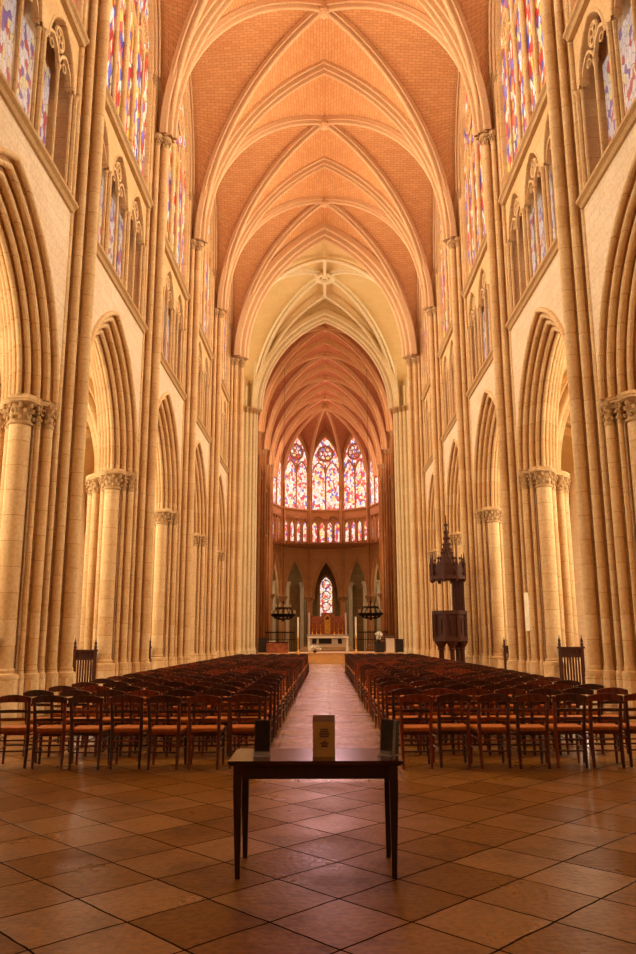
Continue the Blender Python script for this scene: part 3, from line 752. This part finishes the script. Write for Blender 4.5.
for k in range(6):
    cor=VA[k]; ln=RA; dirv=Vector((cor.x,cor.y-YA,0)).normalized(); bn=Vector((-dirv.y,dirv.x,0))
    r_=empty('pillar',(cor.x,cor.y,0)); tag(r_,f'slim apse column with a rib shaft above, {rank[k]} from the pulpit side','pillar',kind='structure')
    m_=MB(); m_.tube([(0,0,.9),(0,0,.901),(0,0,AZ['arch_sp']-.5)],.36,16); m_.build('shaft',M['redstone'],r_,50)
    m_=MB(); m_.lathe([(.62,0),(.62,.5),(.52,.55),(.52,.8),(.38,.95)],(0,0,0),8,ph=PI/8); m_.build('plinth',M['redstone'],r_,40)
    m_=MB(); capital_mb(m_,0,0,.36,AZ['arch_sp'],.55); m_.build('capital',M['redstone'],r_,40)
    m_=MB(); iv=-dirv
    for off in(-.2,0,.2):
        p=iv*.22+bn*off-iv*abs(off)*.4; m_.tube([(p.x,p.y,AZ['arch_sp']-.02),(p.x,p.y,ZV)],.12 if off==0 else .08,10)
    m_.prism([(bn*i*.3+iv*j) .to_tuple()[:2] for i,j in((-1,-.3),(1,-.3),(1,.12),(-1,.12))],AZ['arch_sp']-.02,ZV+1)
    m_.build('rib_shaft',M['redstone'],r_,50)
    m_=MB(); 
    pts=arch_pts(ln-.2,ZTC-ZV-.1,14)
    half=[(x,z) for x,z in pts if x<=0]
    rows=[]
    for w,r in rib_prof(.34,.34):
        row=[]
        pp=arch_pts(ln-.28,ZTC-ZV-.25,14,r)
        for x,z in pp[:15]: row.append(Vector((0,0,ZV+z))+dirv*(-x-ln)+bn*w)
        rows.append(row)
    m_.grid(rows); m_.build('apse_rib',M['choirrib'],r_,40)
m_=MB(); m_.lathe([(.02,-.3),(.3,-.28),(.42,-.1),(.42,.2)],(0,YA,ZTC),14); ntrim+=1; m_.build(f'trim_{ntrim}',M['redstone'],None,40,kind='structure')
# ambulatory: outer wall, a few columns, the axial chapel and its window
am=MB(); RO=12.0; npt=14
ring_=[(RO*math.cos(PI*i/npt),YA+RO*math.sin(PI*i/npt)) for i in range(npt+1)]
for (x0,y0),(x1,y1) in zip(ring_[:-1],ring_[1:]):
    if abs((x0+x1)/2)<2.6 and (y0+y1)/2>YA+9: continue
    am.add([(x0,y0,0),(x1,y1,0),(x1,y1,12.5),(x0,y0,12.5)],[(3,2,1,0)])
xg=RO*math.cos(PI*6/npt); yg=YA+RO*math.sin(PI*6/npt)
for s in(-1,1): am.add([(s*xg,yg,0),(s*xg,108,0),(s*xg,108,12.5),(s*xg,yg,12.5)],[(0,1,2,3)])
am.add([(-4,108,0),(4,108,0),(4,108,12.5),(-4,108,12.5)],[(3,2,1,0)])
tag(am.build('wall_ambulatory',M['amb']),kind='structure')
m_=MB(); m_.add([(-12.5,YA,11.9),(12.5,YA,11.9),(12.5,109,11.9),(-12.5,109,11.9)],[(0,1,2,3)]); m_.build('ceiling',M['redstone'],kind='structure')
nwin+=1; r_=empty(f'window_{nwin}'); tag(r_,'narrow stained glass window of the axial chapel behind the altar','window',kind='structure')
pts=arch_pts(.85,1.5,8); vs=[(-.85,3.6),(.85,3.6)]+[(x,8.4+z) for x,z in reversed(pts)]
m_=MB(); m_.add([(x,107.8,z) for x,z in vs],[tuple(range(len(vs)))],0,vs); m_.build('glass',M['glass_apse'],r_)
m_=MB(); sweep_arch(m_,.85,1.5,[(-.2,.4),(-.2,-.03),(.1,-.03)],(0,107.8,8.4),(1,0,0),(0,1,0),8,stilt=4.8); m_.build('frame',M['redstone'],r_,40)
m_=MB()
for zz in(4.4,5.9,7.4,8.9): m_.torus((0,107.74,zz),.55,.06,1,18,6)
m_.build('tracery',M['redstone'],r_,40)
for x,y in((-8.3,90.5),(8.3,90.5),(-3.0,97.0),(3.0,97.0),(-4.7,95.6),(4.7,95.6),(-6.2,94.0),(6.2,94.0)):
    r_=empty('pillar',(x,y,0)); tag(r_,'round ambulatory column behind the apse arcade','pillar',kind='structure')
    m_=MB(); m_.tube([(0,0,0),(0,0,8)],.24,14); m_.build('shaft',M['palestone'],r_,50)
    m_=MB(); capital_mb(m_,0,0,.24,8.4,.5); m_.build('capital',M['palestone'],r_,40)

# ------------------------------------------------------------------ chairs
def chair_parts():
    out=[]
    def one(name,mb,mat,sm=40): out.append((name,mb,mat,sm))
    for sx in(-1,1):
        m_=MB(); m_.tube([(sx*.205,.19,0),(sx*.20,.185,.2),(sx*.20,.18,.47)],[.016,.02,.021],7); one('leg',m_,M['wood'])
        m_=MB(); m_.tube([(sx*.175,-.215,0),(sx*.175,-.185,.22),(sx*.178,-.18,.46),(sx*.183,-.215,.66),(sx*.188,-.27,.86)],[.018,.023,.025,.023,.018],7); one('back_post',m_,M['wood'])
    # seat: rush pad, wider in front
    m_=MB(); pts=[(-.185,-.19),(.185,-.19),(.215,.20),(-.215,.20)]
    zs_=[(.435,.97),(.45,1.0),(.468,1.0),(.482,.95)]
    vs=[(x*f,y*f,z) for z,f in zs_ for x,y in pts]; fs=[(3,2,1,0),(12,13,14,15)]
    for i in range(3):
        for k in range(4): fs.append((i*4+k,i*4+(k+1)%4,(i+1)*4+(k+1)%4,(i+1)*4+k))
    m_.add(vs,fs); one('seat',m_,M['rush'],None)
    m_=MB()
    for z0 in (.425,): 
        m_.bar((-.175,-.182,z0),(.175,-.182,z0),.025,.03); m_.bar((-.2,.182,z0),(.2,.182,z0),.025,.03)
        for sx in(-1,1): m_.bar((sx*.178,-.18,z0),(sx*.2,.18,z0),.025,.03)
    one('seat_frame',m_,M['wood'],None)
    # crest rail: bowed back and arched
    def slat(z,hh,arch,y,ov,name):
        m_=MB(); rows=[[],[],[],[]]; n=8
        for i in range(n+1):
            t=-1+2*i/n; x=t*(.186+ov); bow=-.022*(1-t*t); top=z+hh+arch*(1-t*t); bot=z+arch*.35*(1-t*t)
            for r,(yy,zz) in zip(rows,((-.009,bot),(-.009,top),(.009,top),(.009,bot))): r.append((x,y+bow+yy,zz))
        rows.append(rows[0]); m_.grid(rows)
        m_.add([rows[k][0] for k in range(4)],[(0,1,2,3)]); m_.add([rows[k][n] for k in range(4)],[(3,2,1,0)])
        one(name,m_,M['wood'],40)
    slat(.785,.065,.04,-.262,.03,'crest_rail'); slat(.665,.034,.008,-.222,0,'back_slat'); slat(.565,.034,.006,-.20,0,'back_slat')
    for zz in(.33,.20):
        for sx in(-1,1):
            m_=MB(); m_.tube([(sx*.176,-.185,zz),(sx*.202,.186,zz+.02)],.010,6); one('stretcher',m_,M['wood'])
        m_=MB(); m_.tube([(-.176,-.187,zz),(.176,-.187,zz)],.011,6); one('stretcher',m_,M['wood'])
        m_=MB(); m_.tube([(-.202,.186,zz+.03),(.202,.186,zz+.03)],.011,6); one('stretcher',m_,M['wood'])
    return out
CP=chair_parts()
proto=empty('rush_chair')
for nm,mb,mat,sm in CP: mb.build(nm,mat,proto,sm)
allc=MB()
for nm,mb,mat,sm in CP: allc.add(mb.v,mb.f,0 if mat is M['wood'] else 1)
far_me=allc.mesh('rush_chair',[M['wood'],M['rush']])
NROW=27; PITCH=1.05; Y0=10.34; FULL=8; NIND=21
ordn=['first','second','third','fourth','fifth','sixth','seventh','eighth','ninth','tenth','eleventh','twelfth','thirteenth','fourteenth','fifteenth','sixteenth','seventeenth','eighteenth','nineteenth','twentieth','twenty first']
used=False
stuff=MB()
for r in range(NROW):
    for side in(-1,1):
        rj=random.uniform(-.05,.05)
        for k in range(7):
            x=side*((1.11+.487*k if side<0 else 1.03+.475*k)+random.uniform(-.006,.006)); y=Y0+PITCH*r+rj+random.uniform(-.07,.07); a=max(-.065,min(.065,random.gauss(0,.05)))
            if r==0 and side>0 and k in(5,6): a=-.16 if k==6 else -.08
            if r==0 and side<0 and k==6: a=.10
            if r<NIND:
                if r<FULL:
                    if not used: o=proto; used=True
                    else: o=copy_tree(proto)
                else:
                    o=bpy.data.objects.new('rush_chair',far_me); C.objects.link(o)
                o.location=(x,y,0); o.rotation_euler=(0,0,a)
                tag(o,f"dark wooden rush-seated chair, {ordn[r]} row, {ordn[k]} from the aisle, "+('pulpit side' if side>0 else 'side without pulpit'),'chair','rush chairs in rows '+('on the pulpit side' if side>0 else 'on the side without pulpit'))
            else:
                Mx=Matrix.Translation((x,y,0))@Matrix.Rotation(a,4,'Z')
                b0=len(stuff.v); stuff.v+=[tuple(Mx@Vector(v)) for v in allc.v]; stuff.f+=[tuple(b0+i for i in f) for f in allc.f]; stuff.m+=allc.m
tag(stuff.build('distant_rush_chairs',[M['wood'],M['rush']]),'farthest rows of dark rush-seated chairs before the crossing','chairs',kind='stuff')

# ------------------------------------------------------------------ table and what stands on it
TX=-.155
T=empty('side_table',(TX,5.88,0)); tag(T,'dark narrow wooden table standing alone on the stone slabs in front of the aisle','table')
m_=MB(); m_.box((0,0,.738),(1.19,.62,.024)); m_.box((0,0,.722),(1.16,.59,.012)); m_.build('table_top',M['tablewood'],T)
ap=MB()
for s in(-1,1): ap.box((0,s*.255,.672),(1.02,.02,.09)); ap.box((s*.525,0,.672),(.02,.5,.09))
ap.build('apron',M['tableleg'],T)
for sx in(-1,1):
    for sy in(-1,1):
        m_=MB(); p=[]; 
        vs=[]
        for z,w in((0,.032),(.56,.056),(.716,.056)):
            cx=sx*(.53-(.056-w)*.3); cy=sy*(.262-(.056-w)*.3)
            vs+=[(cx-w/2,cy-w/2,z),(cx+w/2,cy-w/2,z),(cx+w/2,cy+w/2,z),(cx-w/2,cy+w/2,z)]
        fs=[(3,2,1,0),(8,9,10,11)]
        for i in range(2):
            for k in range(4): fs.append((i*4+k,i*4+(k+1)%4,(i+1)*4+(k+1)%4,(i+1)*4+k))
        m_.add(vs,fs); m_.build('leg',M['tableleg'],T)
bx=empty('carton_box',(-.098,5.80,.75)); tag(bx,'upright brown card box with small dark print in the middle of the table','box')
m_=MB(); m_.box((0,0,.118),(.158,.09,.236)); m_.build('body',M['card'],bx)
m_=MB(); m_.add([(-.079,-.045,.236),(.079,-.045,.236),(.079,.02,.276),(-.079,.02,.276),(-.079,.045,.236),(.079,.045,.236)],[(0,1,2,3),(3,2,5,4),(0,3,4),(1,5,2)]); m_.build('lid',M['card_dark'],bx)
m_=MB()
for z,w in((.185,.055),(.172,.06),(.160,.07),(.148,.07),(.136,.06),(.102,.02),(.092,.06),(.080,.045),(.070,.045)):
    m_.box((.004,-.0458,z),(w,.0012,.0075))
m_.build('print',M['ink'],bx)
def holder(x,y,rz,tilt,label,dp=.016):
    h=empty('leaflet_holder',(x,y,.75),rz); tag(h,label,'leaflet holder')
    R=Matrix.Rotation(tilt,4,'X')
    m_=MB(); m_.box((0,.5*max(0,dp-.03),.004),(.118,.09+max(0,dp-.03),.006)); m_.box((0,-.044,.02),(.118,.003,.034)); 
    for s in (-1,1): m_.add([R@Vector(p) for p in((s*.059,-.03,0),(s*.059,.012,0),(s*.059,.012,.245),(s*.059,-.012,.245))],[(0,1,2,3)])
    m_.add([R@Vector(p) for p in((-.059,.013,0),(.059,.013,0),(.059,.013,.25),(-.059,.013,.25))],[(0,1,2,3)])
    m_.build('acrylic_stand',M['acrylic'],h)
    m_=MB(); m_.box((0,dp/2-.008,.125),(.106,dp,.232),0,None); m_.v=[tuple(R@Vector(v)) for v in m_.v]; m_.build('leaflet',M['poster'],h)
    m_=MB(); 
    for a,b_ in(((-.056,.0,.008),(-.056,0,.244)),((.056,0,.008),(.056,0,.244)),((-.056,0,.244),(.056,0,.244)),((-.056,0,.008),(.056,0,.008))):
        m_.bar(R@Vector(a)+Vector((0,-.01,0)),R@Vector(b_)+Vector((0,-.01,0)),.004,.004)
    m_.build('rim',M['rimmat'],h)
holder(-.535,5.80,-.06,-.05,'upright clear leaflet holder with dark print facing forward on the table')
holder(.35,5.82,-.72,-.10,'tilted clear leaflet holder with dark print, turned sideways on the pulpit end of the table',.07)

# ------------------------------------------------------------------ pulpit
Pp=empty('pulpit',(4.86,31.7,0)); tag(Pp,'tall carved dark wooden pulpit with a spired canopy by the pillars','pulpit')
def octo(r,ph=PI/8,n=8): return [(r*math.cos(ph+2*PI*k/n),r*math.sin(ph+2*PI*k/n)) for k in range(n)]
m_=MB(); m_.prism(octo(.70),1.45,1.62); m_.prism(octo(.62),1.62,2.5); m_.prism(octo(.70),2.5,2.64)
PB=m_.build('body',M['wood2'],Pp)
for k in range(8):
    m_=MB()
    a=PI/8+2*PI*k/8; m_.bar((.66*math.cos(a),.66*math.sin(a),1.5),(.66*math.cos(a),.66*math.sin(a),2.6),.09,.09); m_.build('corner_post',M['wood2'],PB); m_=MB()
    a=2*PI*k/8; c=Vector((.585*math.cos(a),.585*math.sin(a),0)); t=Vector((-math.sin(a),math.cos(a),0))
    for s in(-1,1):
        sweep_arch(m_,.085,.14,[(-.02,.03),(-.02,-.01),(.02,-.01),(.02,.03)],c+t*s*.11+Vector((0,0,2.2)),t,Vector((math.cos(a),math.sin(a),0)),4,stilt=.45)
    m_.build('tracery_panel',M['wood2'],PB)
for x,y in((-.42,-.3),(.42,-.3),(0,-.45),(-.3,.35),(.35,.35)):
    m_=MB(); m_.lathe([(.14,0),(.14,.12),(.09,.18),(.09,1.1),(.13,1.15),(.11,1.2),(.26,1.46)],(x,y,0),10); m_.build('leg',M['wood2'],Pp,40)
m_=MB(); m_.box((.42,.2,3.25),(.46,.3,1.4))
for i in range(4): m_.box((.25+.115*i,.04,3.25),(.03,.04,1.4))
m_.build('back_panel',M['wood2'],Pp)
m_=MB(); m_.prism(octo(.74),3.88,4.02); m_.prism(octo(.64),4.02,4.2)
PC=m_.build('canopy',M['wood2'],Pp,30)
for k in range(8):
    m_=MB()
    a=PI/8+2*PI*k/8; p=(.68*math.cos(a),.68*math.sin(a)); 
    m_.lathe([(.05,3.8),(.07,3.9),(.07,4.45),(.09,4.47),(.05,4.55),(.008,4.95)],(p[0],p[1],0),6); m_.build('pinnacle',M['wood2'],PC,30); m_=MB()
    a=2*PI*k/8; c=(.62*math.cos(a),.62*math.sin(a)); t=Vector((-math.sin(a),math.cos(a),0))
    m_.add([Vector((*c,4.15))-t*.24,Vector((*c,4.15))+t*.24,Vector((*c,4.66)),Vector((c[0]*.85,c[1]*.85,4.15))],[(0,1,2),(1,3,2),(3,0,2)])
    m_.ball((c[0],c[1],4.7),.05,6,4)
    sweep_arch(m_,.2,.15,[(-.02,.06),(-.02,0),(.03,0)],Vector((*c,3.76)),t,Vector((c[0],c[1],0)).normalized(),5)
    m_.build('gable',M['wood2'],PC,30)
m_=MB(); m_.prism(octo(.36),4.2,4.5); m_.lathe([(.40,4.5),(.30,4.62),(.24,4.9),(.20,4.95),(.15,5.3),(.11,5.35),(.06,5.9),(.04,5.92),(.012,6.5)],(0,0,0),8)
for z,r,n_ in((4.5,.40,8),(4.75,.29,8),(4.95,.22,8),(5.1,.17,6),(5.3,.14,6),(5.55,.10,6),(5.8,.07,4),(6.1,.04,4)):
    for k in range(n_):
        a=2*PI*k/n_; m_.ball((r*math.cos(a),r*math.sin(a),z),.045,6,4,sc3=(1,1,1.5))
m_.build('spire',M['wood2'],Pp,30)

# ------------------------------------------------------------------ slatted barriers between the pillars
def barrier(x,y,w,h,rz,label):
    r=empty('wooden_barrier',(x,y,0),rz); tag(r,label,'barrier')
    for s in(-1,1):
        m_=MB(); m_.box((s*w/2,0,h/2+.03),(.075,.075,h+.06)); po=m_.build('post',M['wood2'],r); m_=MB(); m_.lathe([(.03,h+.06),(.055,h+.1),(.03,h+.15),(.045,h+.2),(.012,h+.3),(.004,h+.38)],(s*w/2,0,0),8); m_.build('finial',M['wood2'],po,40)
    m_=MB(); m_.box((0,0,h),(w+.14,.09,.055)); m_.box((0,0,h-.26),(w,.05,.04)); m_.box((0,.01,h-.13),(w,.015,.24))
    n=9
    for k in range(n):
        xx=-w/2+w*(k+.5)/n; m_.torus((xx,0,h-.14),.033,.010,1,10,5); m_.bar((xx,0,h-.24),(xx,0,h-.02),.012,.012)
    m_.build('top_rail',M['wood2'],r); m_=MB(); m_.box((0,0,.12),(w,.05,.08)); m_.build('bottom_rail',M['wood2'],r)
    for k in range(8):
        xx=-w/2+w*(k+.5)/8; m_=MB(); m_.bar((xx,0,.12),(xx,0,h-.26),.05,.03); m_.build('slat',M['wood2'],r)
barrier(-7.30,23.9,.62,1.25,0,'dark slatted wooden barrier between the nearest pillars facing the pulpit side')
barrier(-7.38,31.5,.70,1.25,0,'dark slatted wooden barrier half hidden behind a pillar, side facing the pulpit')
barrier(7.17,23.7,.66,1.28,0,'dark slatted wooden barrier between the nearest pillars on the pulpit side')
barrier(7.3,31.5,.70,1.25,0,'dark slatted wooden barrier half hidden behind a pillar, pulpit side')
sg=empty('notice_board',(6.05,24.15,0)); tag(sg,'narrow pale signboard fixed upright on a pillar of the pulpit side','sign')
m_=MB(); m_.box((0,0,2.35),(.12,.05,1.15)); m_.build('board',M['signboard'],sg)
m_=MB(); m_.box((.085,0,2.3),(.05,.05,1.0)); m_.build('side_board',M['rib'],sg)
lt=empty('wall_crucifix',(-6.88,16.33,0)); tag(lt,'small dark bracket with a thin cross on the pillar column at the frame edge','crucifix')
m_=MB(); m_.lathe([(.02,1.28),(.08,1.34),(.10,1.5),(.07,1.62),(.02,1.68)],(0,0,0),10); m_.build('bracket',M['black'],lt,40)
m_=MB(); m_.box((0,0,1.80),(.02,.02,.26)); m_.box((0,0,1.86),(.13,.02,.02)); m_.build('cross',M['black'],lt)

# ------------------------------------------------------------------ crossing and choir furnishings
D_=empty('dais',(0,53.2,0)); tag(D_,'low pale wooden dais with panelled front at the end of the aisle','platform')
m_=MB(); m_.box((0,2.6,.3275),(9.2,5.2,.655)); m_.build('platform',M['dais'],D_)
m_=MB()
for k in range(8):
    x=-4.6+1.15*(k+.5); m_.box((x,-.03,.36),(1.11,.06,.46))
m_.build('front_panel',M['dais'],D_)
m_=MB(); m_.box((0,-.06,.63),(9.2,.16,.05)); m_.box((0,-.25,.06),(9.2,.5,.12)); m_.build('nosing',M['dais'],D_)
A=empty('altar',(.08,54.4,.66)); tag(A,'white stone table altar standing on the pale dais','altar')
m_=MB(); m_.box((0,0,1.02),(2.8,1.0,.12)); m_.build('slab',M['white'],A)
for s in(-1,1):
    m_=MB(); m_.box((s*1.3,0,.48),(.16,.8,.96)); m_.build('leg',M['white'],A)
def flowers(x,y,z,n,w,h,label):
    f=empty('flower_arrangement',(x,y,z)); tag(f,label,'flowers')
    m_=MB(); m_.lathe([(.08,0),(.12,.05),(.10,.16)],(0,0,0),10); m_.build('bowl',M['iron'],f,40)
    m_=MB(); rnd=random.Random(int(x*100)+3)
    for i in range(n): m_.ball((rnd.uniform(-w,w),rnd.uniform(-.12,.12),.16+rnd.uniform(0,h)),rnd.uniform(.05,.10),7,5)
    m_.build('blossoms',M['white'],f,60)
flowers(-.82,53.7,.66,16,.38,.28,'low white flowers in front of the altar on the dais')
def candle(x,y,z,h,label,cat='candle'):
    c=empty('candlestick',(x,y,z)); tag(c,label,'candlestick')
    m_=MB(); m_.lathe([(.18,0),(.18,.04),(.06,.1),(.04,.2),(.04,h*.4),(.08,h*.42),(.03,h*.45)],(0,0,0),10); m_.build('stand',M['gold'],c,40)
    m_=MB(); m_.tube([(0,0,h*.45),(0,0,h)],.055,10); m_.build('candle',M['wax'],c,50)
candle(-1.95,53.7,.66,2.35,'tall candle on a gilt stand beside the altar, nearer the brown desk')
candle(1.95,53.7,.66,2.35,'tall candle on a gilt stand beside the altar, nearer the white lectern')
dk=empty('reading_desk',(-3.35,53.9,.66)); tag(dk,'wide red-brown wooden desk on the dais','desk')
m_=MB(); m_.box((0,0,.33),(1.45,.6,.66)); m_.build('body',M['redcloth'],dk)
m_=MB(); m_.box((0,0,.69),(1.5,.66,.06)); m_.build('top',M['wood2'],dk)
bk=MB(); bk.box((-.15,-.15,.03),(.42,.3,.05)); o=bk.build('open_book',M['white']); o.location=(-3.55,53.95,1.385); tag(o,'open white book lying on the red-brown desk','book')
for x,y,w,h,z,lab in((-4.38,54.6,.6,.95,.66,'black cabinet beside the red-brown desk'),(3.55,54.0,.62,.66,.66,'dark stand carrying white flowers near the lectern'),(4.95,54.6,.52,.85,.66,'black cabinet beyond the white lectern')):
    o=empty('floor_cabinet',(x,y,z)); tag(o,lab,'cabinet'); m_=MB(); m_.box((0,0,h/2),(w,.5,h)); m_.build('body',M['black'],o); m_=MB(); m_.box((0,0,h+.015),(w+.04,.54,.03)); m_.build('top',M['wood2'],o)
flowers(3.5,53.95,1.35,20,.22,.5,'white flowers on the dark stand near the lectern')
o=empty('lectern',(4.25,53.8,.66)); tag(o,'upright white lectern on the dais','lectern')
m_=MB(); m_.box((0,0,.5),(.55,.4,1.0)); m_.build('body',M['white'],o); m_=MB(); m_.box((0,-.02,1.02),(.6,.46,.05),0,Matrix.Rotation(.2,3,'X')); m_.build('top',M['wood2'],o)
H=empty('high_altar',(.1,81.5,0)); tag(H,'gilt and russet high altar with retable below the chapel window','altar')
m_=MB(); m_.box((0,-1.2,.25),(6,3,.5)); m_.box((0,-.8,.65),(5,2.2,.3)); m_.build('steps',M['palestone'],H)
m_=MB(); m_.box((0,0,1.35),(3.9,1.1,1.1)); m_.box((0,-.1,1.95),(4.2,1.4,.12)); m_.build('table',M['white'],H)
m_=MB(); 
for x,w in((-1.35,.45),(-.25,1.3),(1.25,.4)): m_.box((x,-.58,1.35),(w,.06,.5))
m_.build('niche',M['black'],H)
m_=MB(); m_.box((0,.4,2.9),(3.6,.3,1.9)); m_.box((0,.4,3.2),(1.3,.4,2.0)); m_.build('retable',M['redcloth'],H)
m_=MB(); m_.box((0,.15,2.8),(.62,.2,1.4)); sweep_arch(m_,.25,.4,[(-.1,.1),(-.1,-.03),(.1,-.03)],(0,.1,3.5),(1,0,0),(0,1,0),6); m_.build('tabernacle',M['gold'],H)
for s in(-1,1):
    for k in range(3):
        m_=MB(); m_.lathe([(.14,0),(.05,.1),(.05,.5),(.10,.55),(.04,.6),(.04,1.1)],(s*(.7+.42*k),0,2.0),8); m_.build('altar_candle',M['gold'],H,40)
    m_=MB(); m_.tube([(s*1.9,.2,2.0),(s*1.9,.2,4.2)],.09,8); m_.build('column',M['white'],H,50)
# grille behind the altar
for s in(-1,1):
    g=empty('choir_grille',(s*4.9,77.8,0)); tag(g,'dark iron grille closing the choir beside the high altar, '+('pulpit side' if s>0 else 'side without pulpit'),'grille')
    m_=MB(); m_.box((0,0,2.2),(3.6,.08,.1)); m_.box((0,0,1.5),(3.6,.06,.06)); m_.box((0,0,.2),(3.6,.1,.4)); m_.build('frame',M['iron'],g)
    m_=MB()
    for k in range(22): m_.bar((-1.8+3.6*k/21,0,.3),(-1.8+3.6*k/21,0,2.35),.04,.04)
    m_.build('bars',M['iron'],g)
# crown chandeliers
def chandelier(x,y,z,label):
    c=empty('crown_chandelier',(x,y,z)); tag(c,label,'chandelier')
    m_=MB(); m_.torus((0,0,0),1.0,.07,2,28,6); m_.torus((0,0,-.12),.9,.05,2,28,6); m_.torus((0,0,.55),.62,.06,2,22,6); m_.torus((0,0,-.35),.5,.06,2,20,6)
    for k in range(12):
        a=2*PI*k/12; ca,sa=math.cos(a),math.sin(a); m_.bar((ca,sa,0),(.5*ca,.5*sa,-.35),.05,.05); m_.bar((.62*ca,.62*sa,.55),(ca*.95,sa*.95,.02),.03,.03)
        m_.torus((.75*ca,.75*sa,-.2),.12,.03,0,10,5)
    m_.lathe([(.03,-.55),(.14,-.45),(.05,-.3),(.05,.9),(.12,1.0),(.03,1.1)],(0,0,0),8); m_.build('crown',M['iron'],c,40)
    for R,zz,n_ in((1.0,.07,14),(.62,.61,9)):
        for k in range(n_):
            a=2*PI*k/n_; m_=MB(); m_.tube([(R*math.cos(a),R*math.sin(a),zz),(R*math.cos(a),R*math.sin(a),zz+.28)],.035,6); m_.build('candle',M['wax'],c)
    m_=MB(); m_.tube([(0,0,1.0),(0,0,26.8-z)],.015,5); m_.build('chain',M['iron'],c)
chandelier(-3.62,66.0,3.55,'dark iron crown chandelier hanging low in the choir, side without pulpit')
chandelier(3.68,66.0,3.6,'dark iron crown chandelier hanging low in the choir, pulpit side')

# ------------------------------------------------------------------ light
def area(name,loc,rot,sx,sy,power,col,spread=PI):
    l=bpy.data.lights.new(name,'AREA'); l.shape='RECTANGLE'; l.size=sx; l.size_y=sy; l.energy=power; l.color=col; l.spread=spread
    o=bpy.data.objects.new(name,l); C.objects.link(o); o.location=loc; o.rotation_euler=rot; return o
WARM=(1,.80,.52)
def aim(d): return Vector(d).to_track_quat('-Z','Y').to_euler()
# added frontal fill from behind the camera; the west wall has no window
area('west_fill_light',(0,-13.5,17),aim((0,1,.02)),9,12,260,(1,.88,.68))
for i in range(len(ys)-1):
    yc=(ys[i]+ys[i+1])/2
    for s in(-1,1):
        area('clerestory_light',(s*5.4,yc,19.8),aim((-s,0,-.22)),5.4,5.0,460,(1,.88,.66),2.4)
        area('aisle_window_light',(s*12.2,yc,6.0),aim((-s,-.15,-.05)),2.6,5,700,(1,.89,.64))
        # unseen uplights added along the triforium sill to brighten the vault
        area('vault_fill_light',(s*5.75,yc,17.1),aim((-s*.8,0,1)),1.6,.3,210,(1,.76,.54),2.0)
# transepts
for s in(-1,1):
    area('transept_window_light',(s*20,ycr,15),aim((-s,0,.05)),10,18,2900,(1,.90,.70))
# choir
for i in range(len(cs_)-1):
    yc=(cs_[i]+cs_[i+1])/2
    for s in(-1,1):
        area('choir_window_light',(s*5.9,yc,21),aim((-s,0,-.3)),4.8,5,200,(1,.62,.44))
        area('choir_fill_light',(s*5.75,yc,17.1),aim((-s*.5,0,1)),1.4,.3,130,(1,.6,.42))  # unseen uplight added to brighten the choir
area('apse_window_light',(0,YA+4.6,20.5),aim((0,-1,-.35)),5,7,900,(1,.55,.62))
area('apse_fill_light',(0,76.5,9.0),aim((0,1,.0)),6,2,420,(1,.60,.34))  # unseen fill added in mid-choir to brighten the apse
area('ambulatory_light',(0,100,11.0),aim((0,-.4,-1)),10,6,800,(1,.84,.58))
for s in(-1,1): area('ambulatory_light',(s*9.5,88,11.5),aim((0,.2,-1)),3,6,500,(1,.86,.62))
w=bpy.data.worlds.new('World'); sc.world=w; w.use_nodes=True
w.node_tree.nodes['Background'].inputs[0].default_value=(1,.75,.5,1); w.node_tree.nodes['Background'].inputs[1].default_value=.3

# ------------------------------------------------------------------ camera
cam=bpy.data.cameras.new('camera'); co=bpy.data.objects.new('camera',cam); C.objects.link(co)
F=780.0; cam.sensor_fit='VERTICAL'; cam.sensor_height=24; cam.lens=24*F/954; cam.clip_start=.05; cam.clip_end=400
th=math.atan(162/F); yaw=math.atan(7/F); rl=math.radians(-.23)
R=Matrix.Rotation(yaw,4,'Z')@Matrix.Rotation(PI/2+th,4,'X')@Matrix.Rotation(rl,4,'Z')
co.matrix_world=Matrix.Translation((-.08,0,1.56))@R
sc.camera=co
sc.view_settings.view_transform='Standard'; sc.view_settings.look='None'; sc.view_settings.gamma=1; sc.view_settings.use_curve_mapping=False
sc.view_settings.exposure=0.0
sc.cycles.use_denoising=True
sc.cycles.max_bounces=10; sc.cycles.diffuse_bounces=6
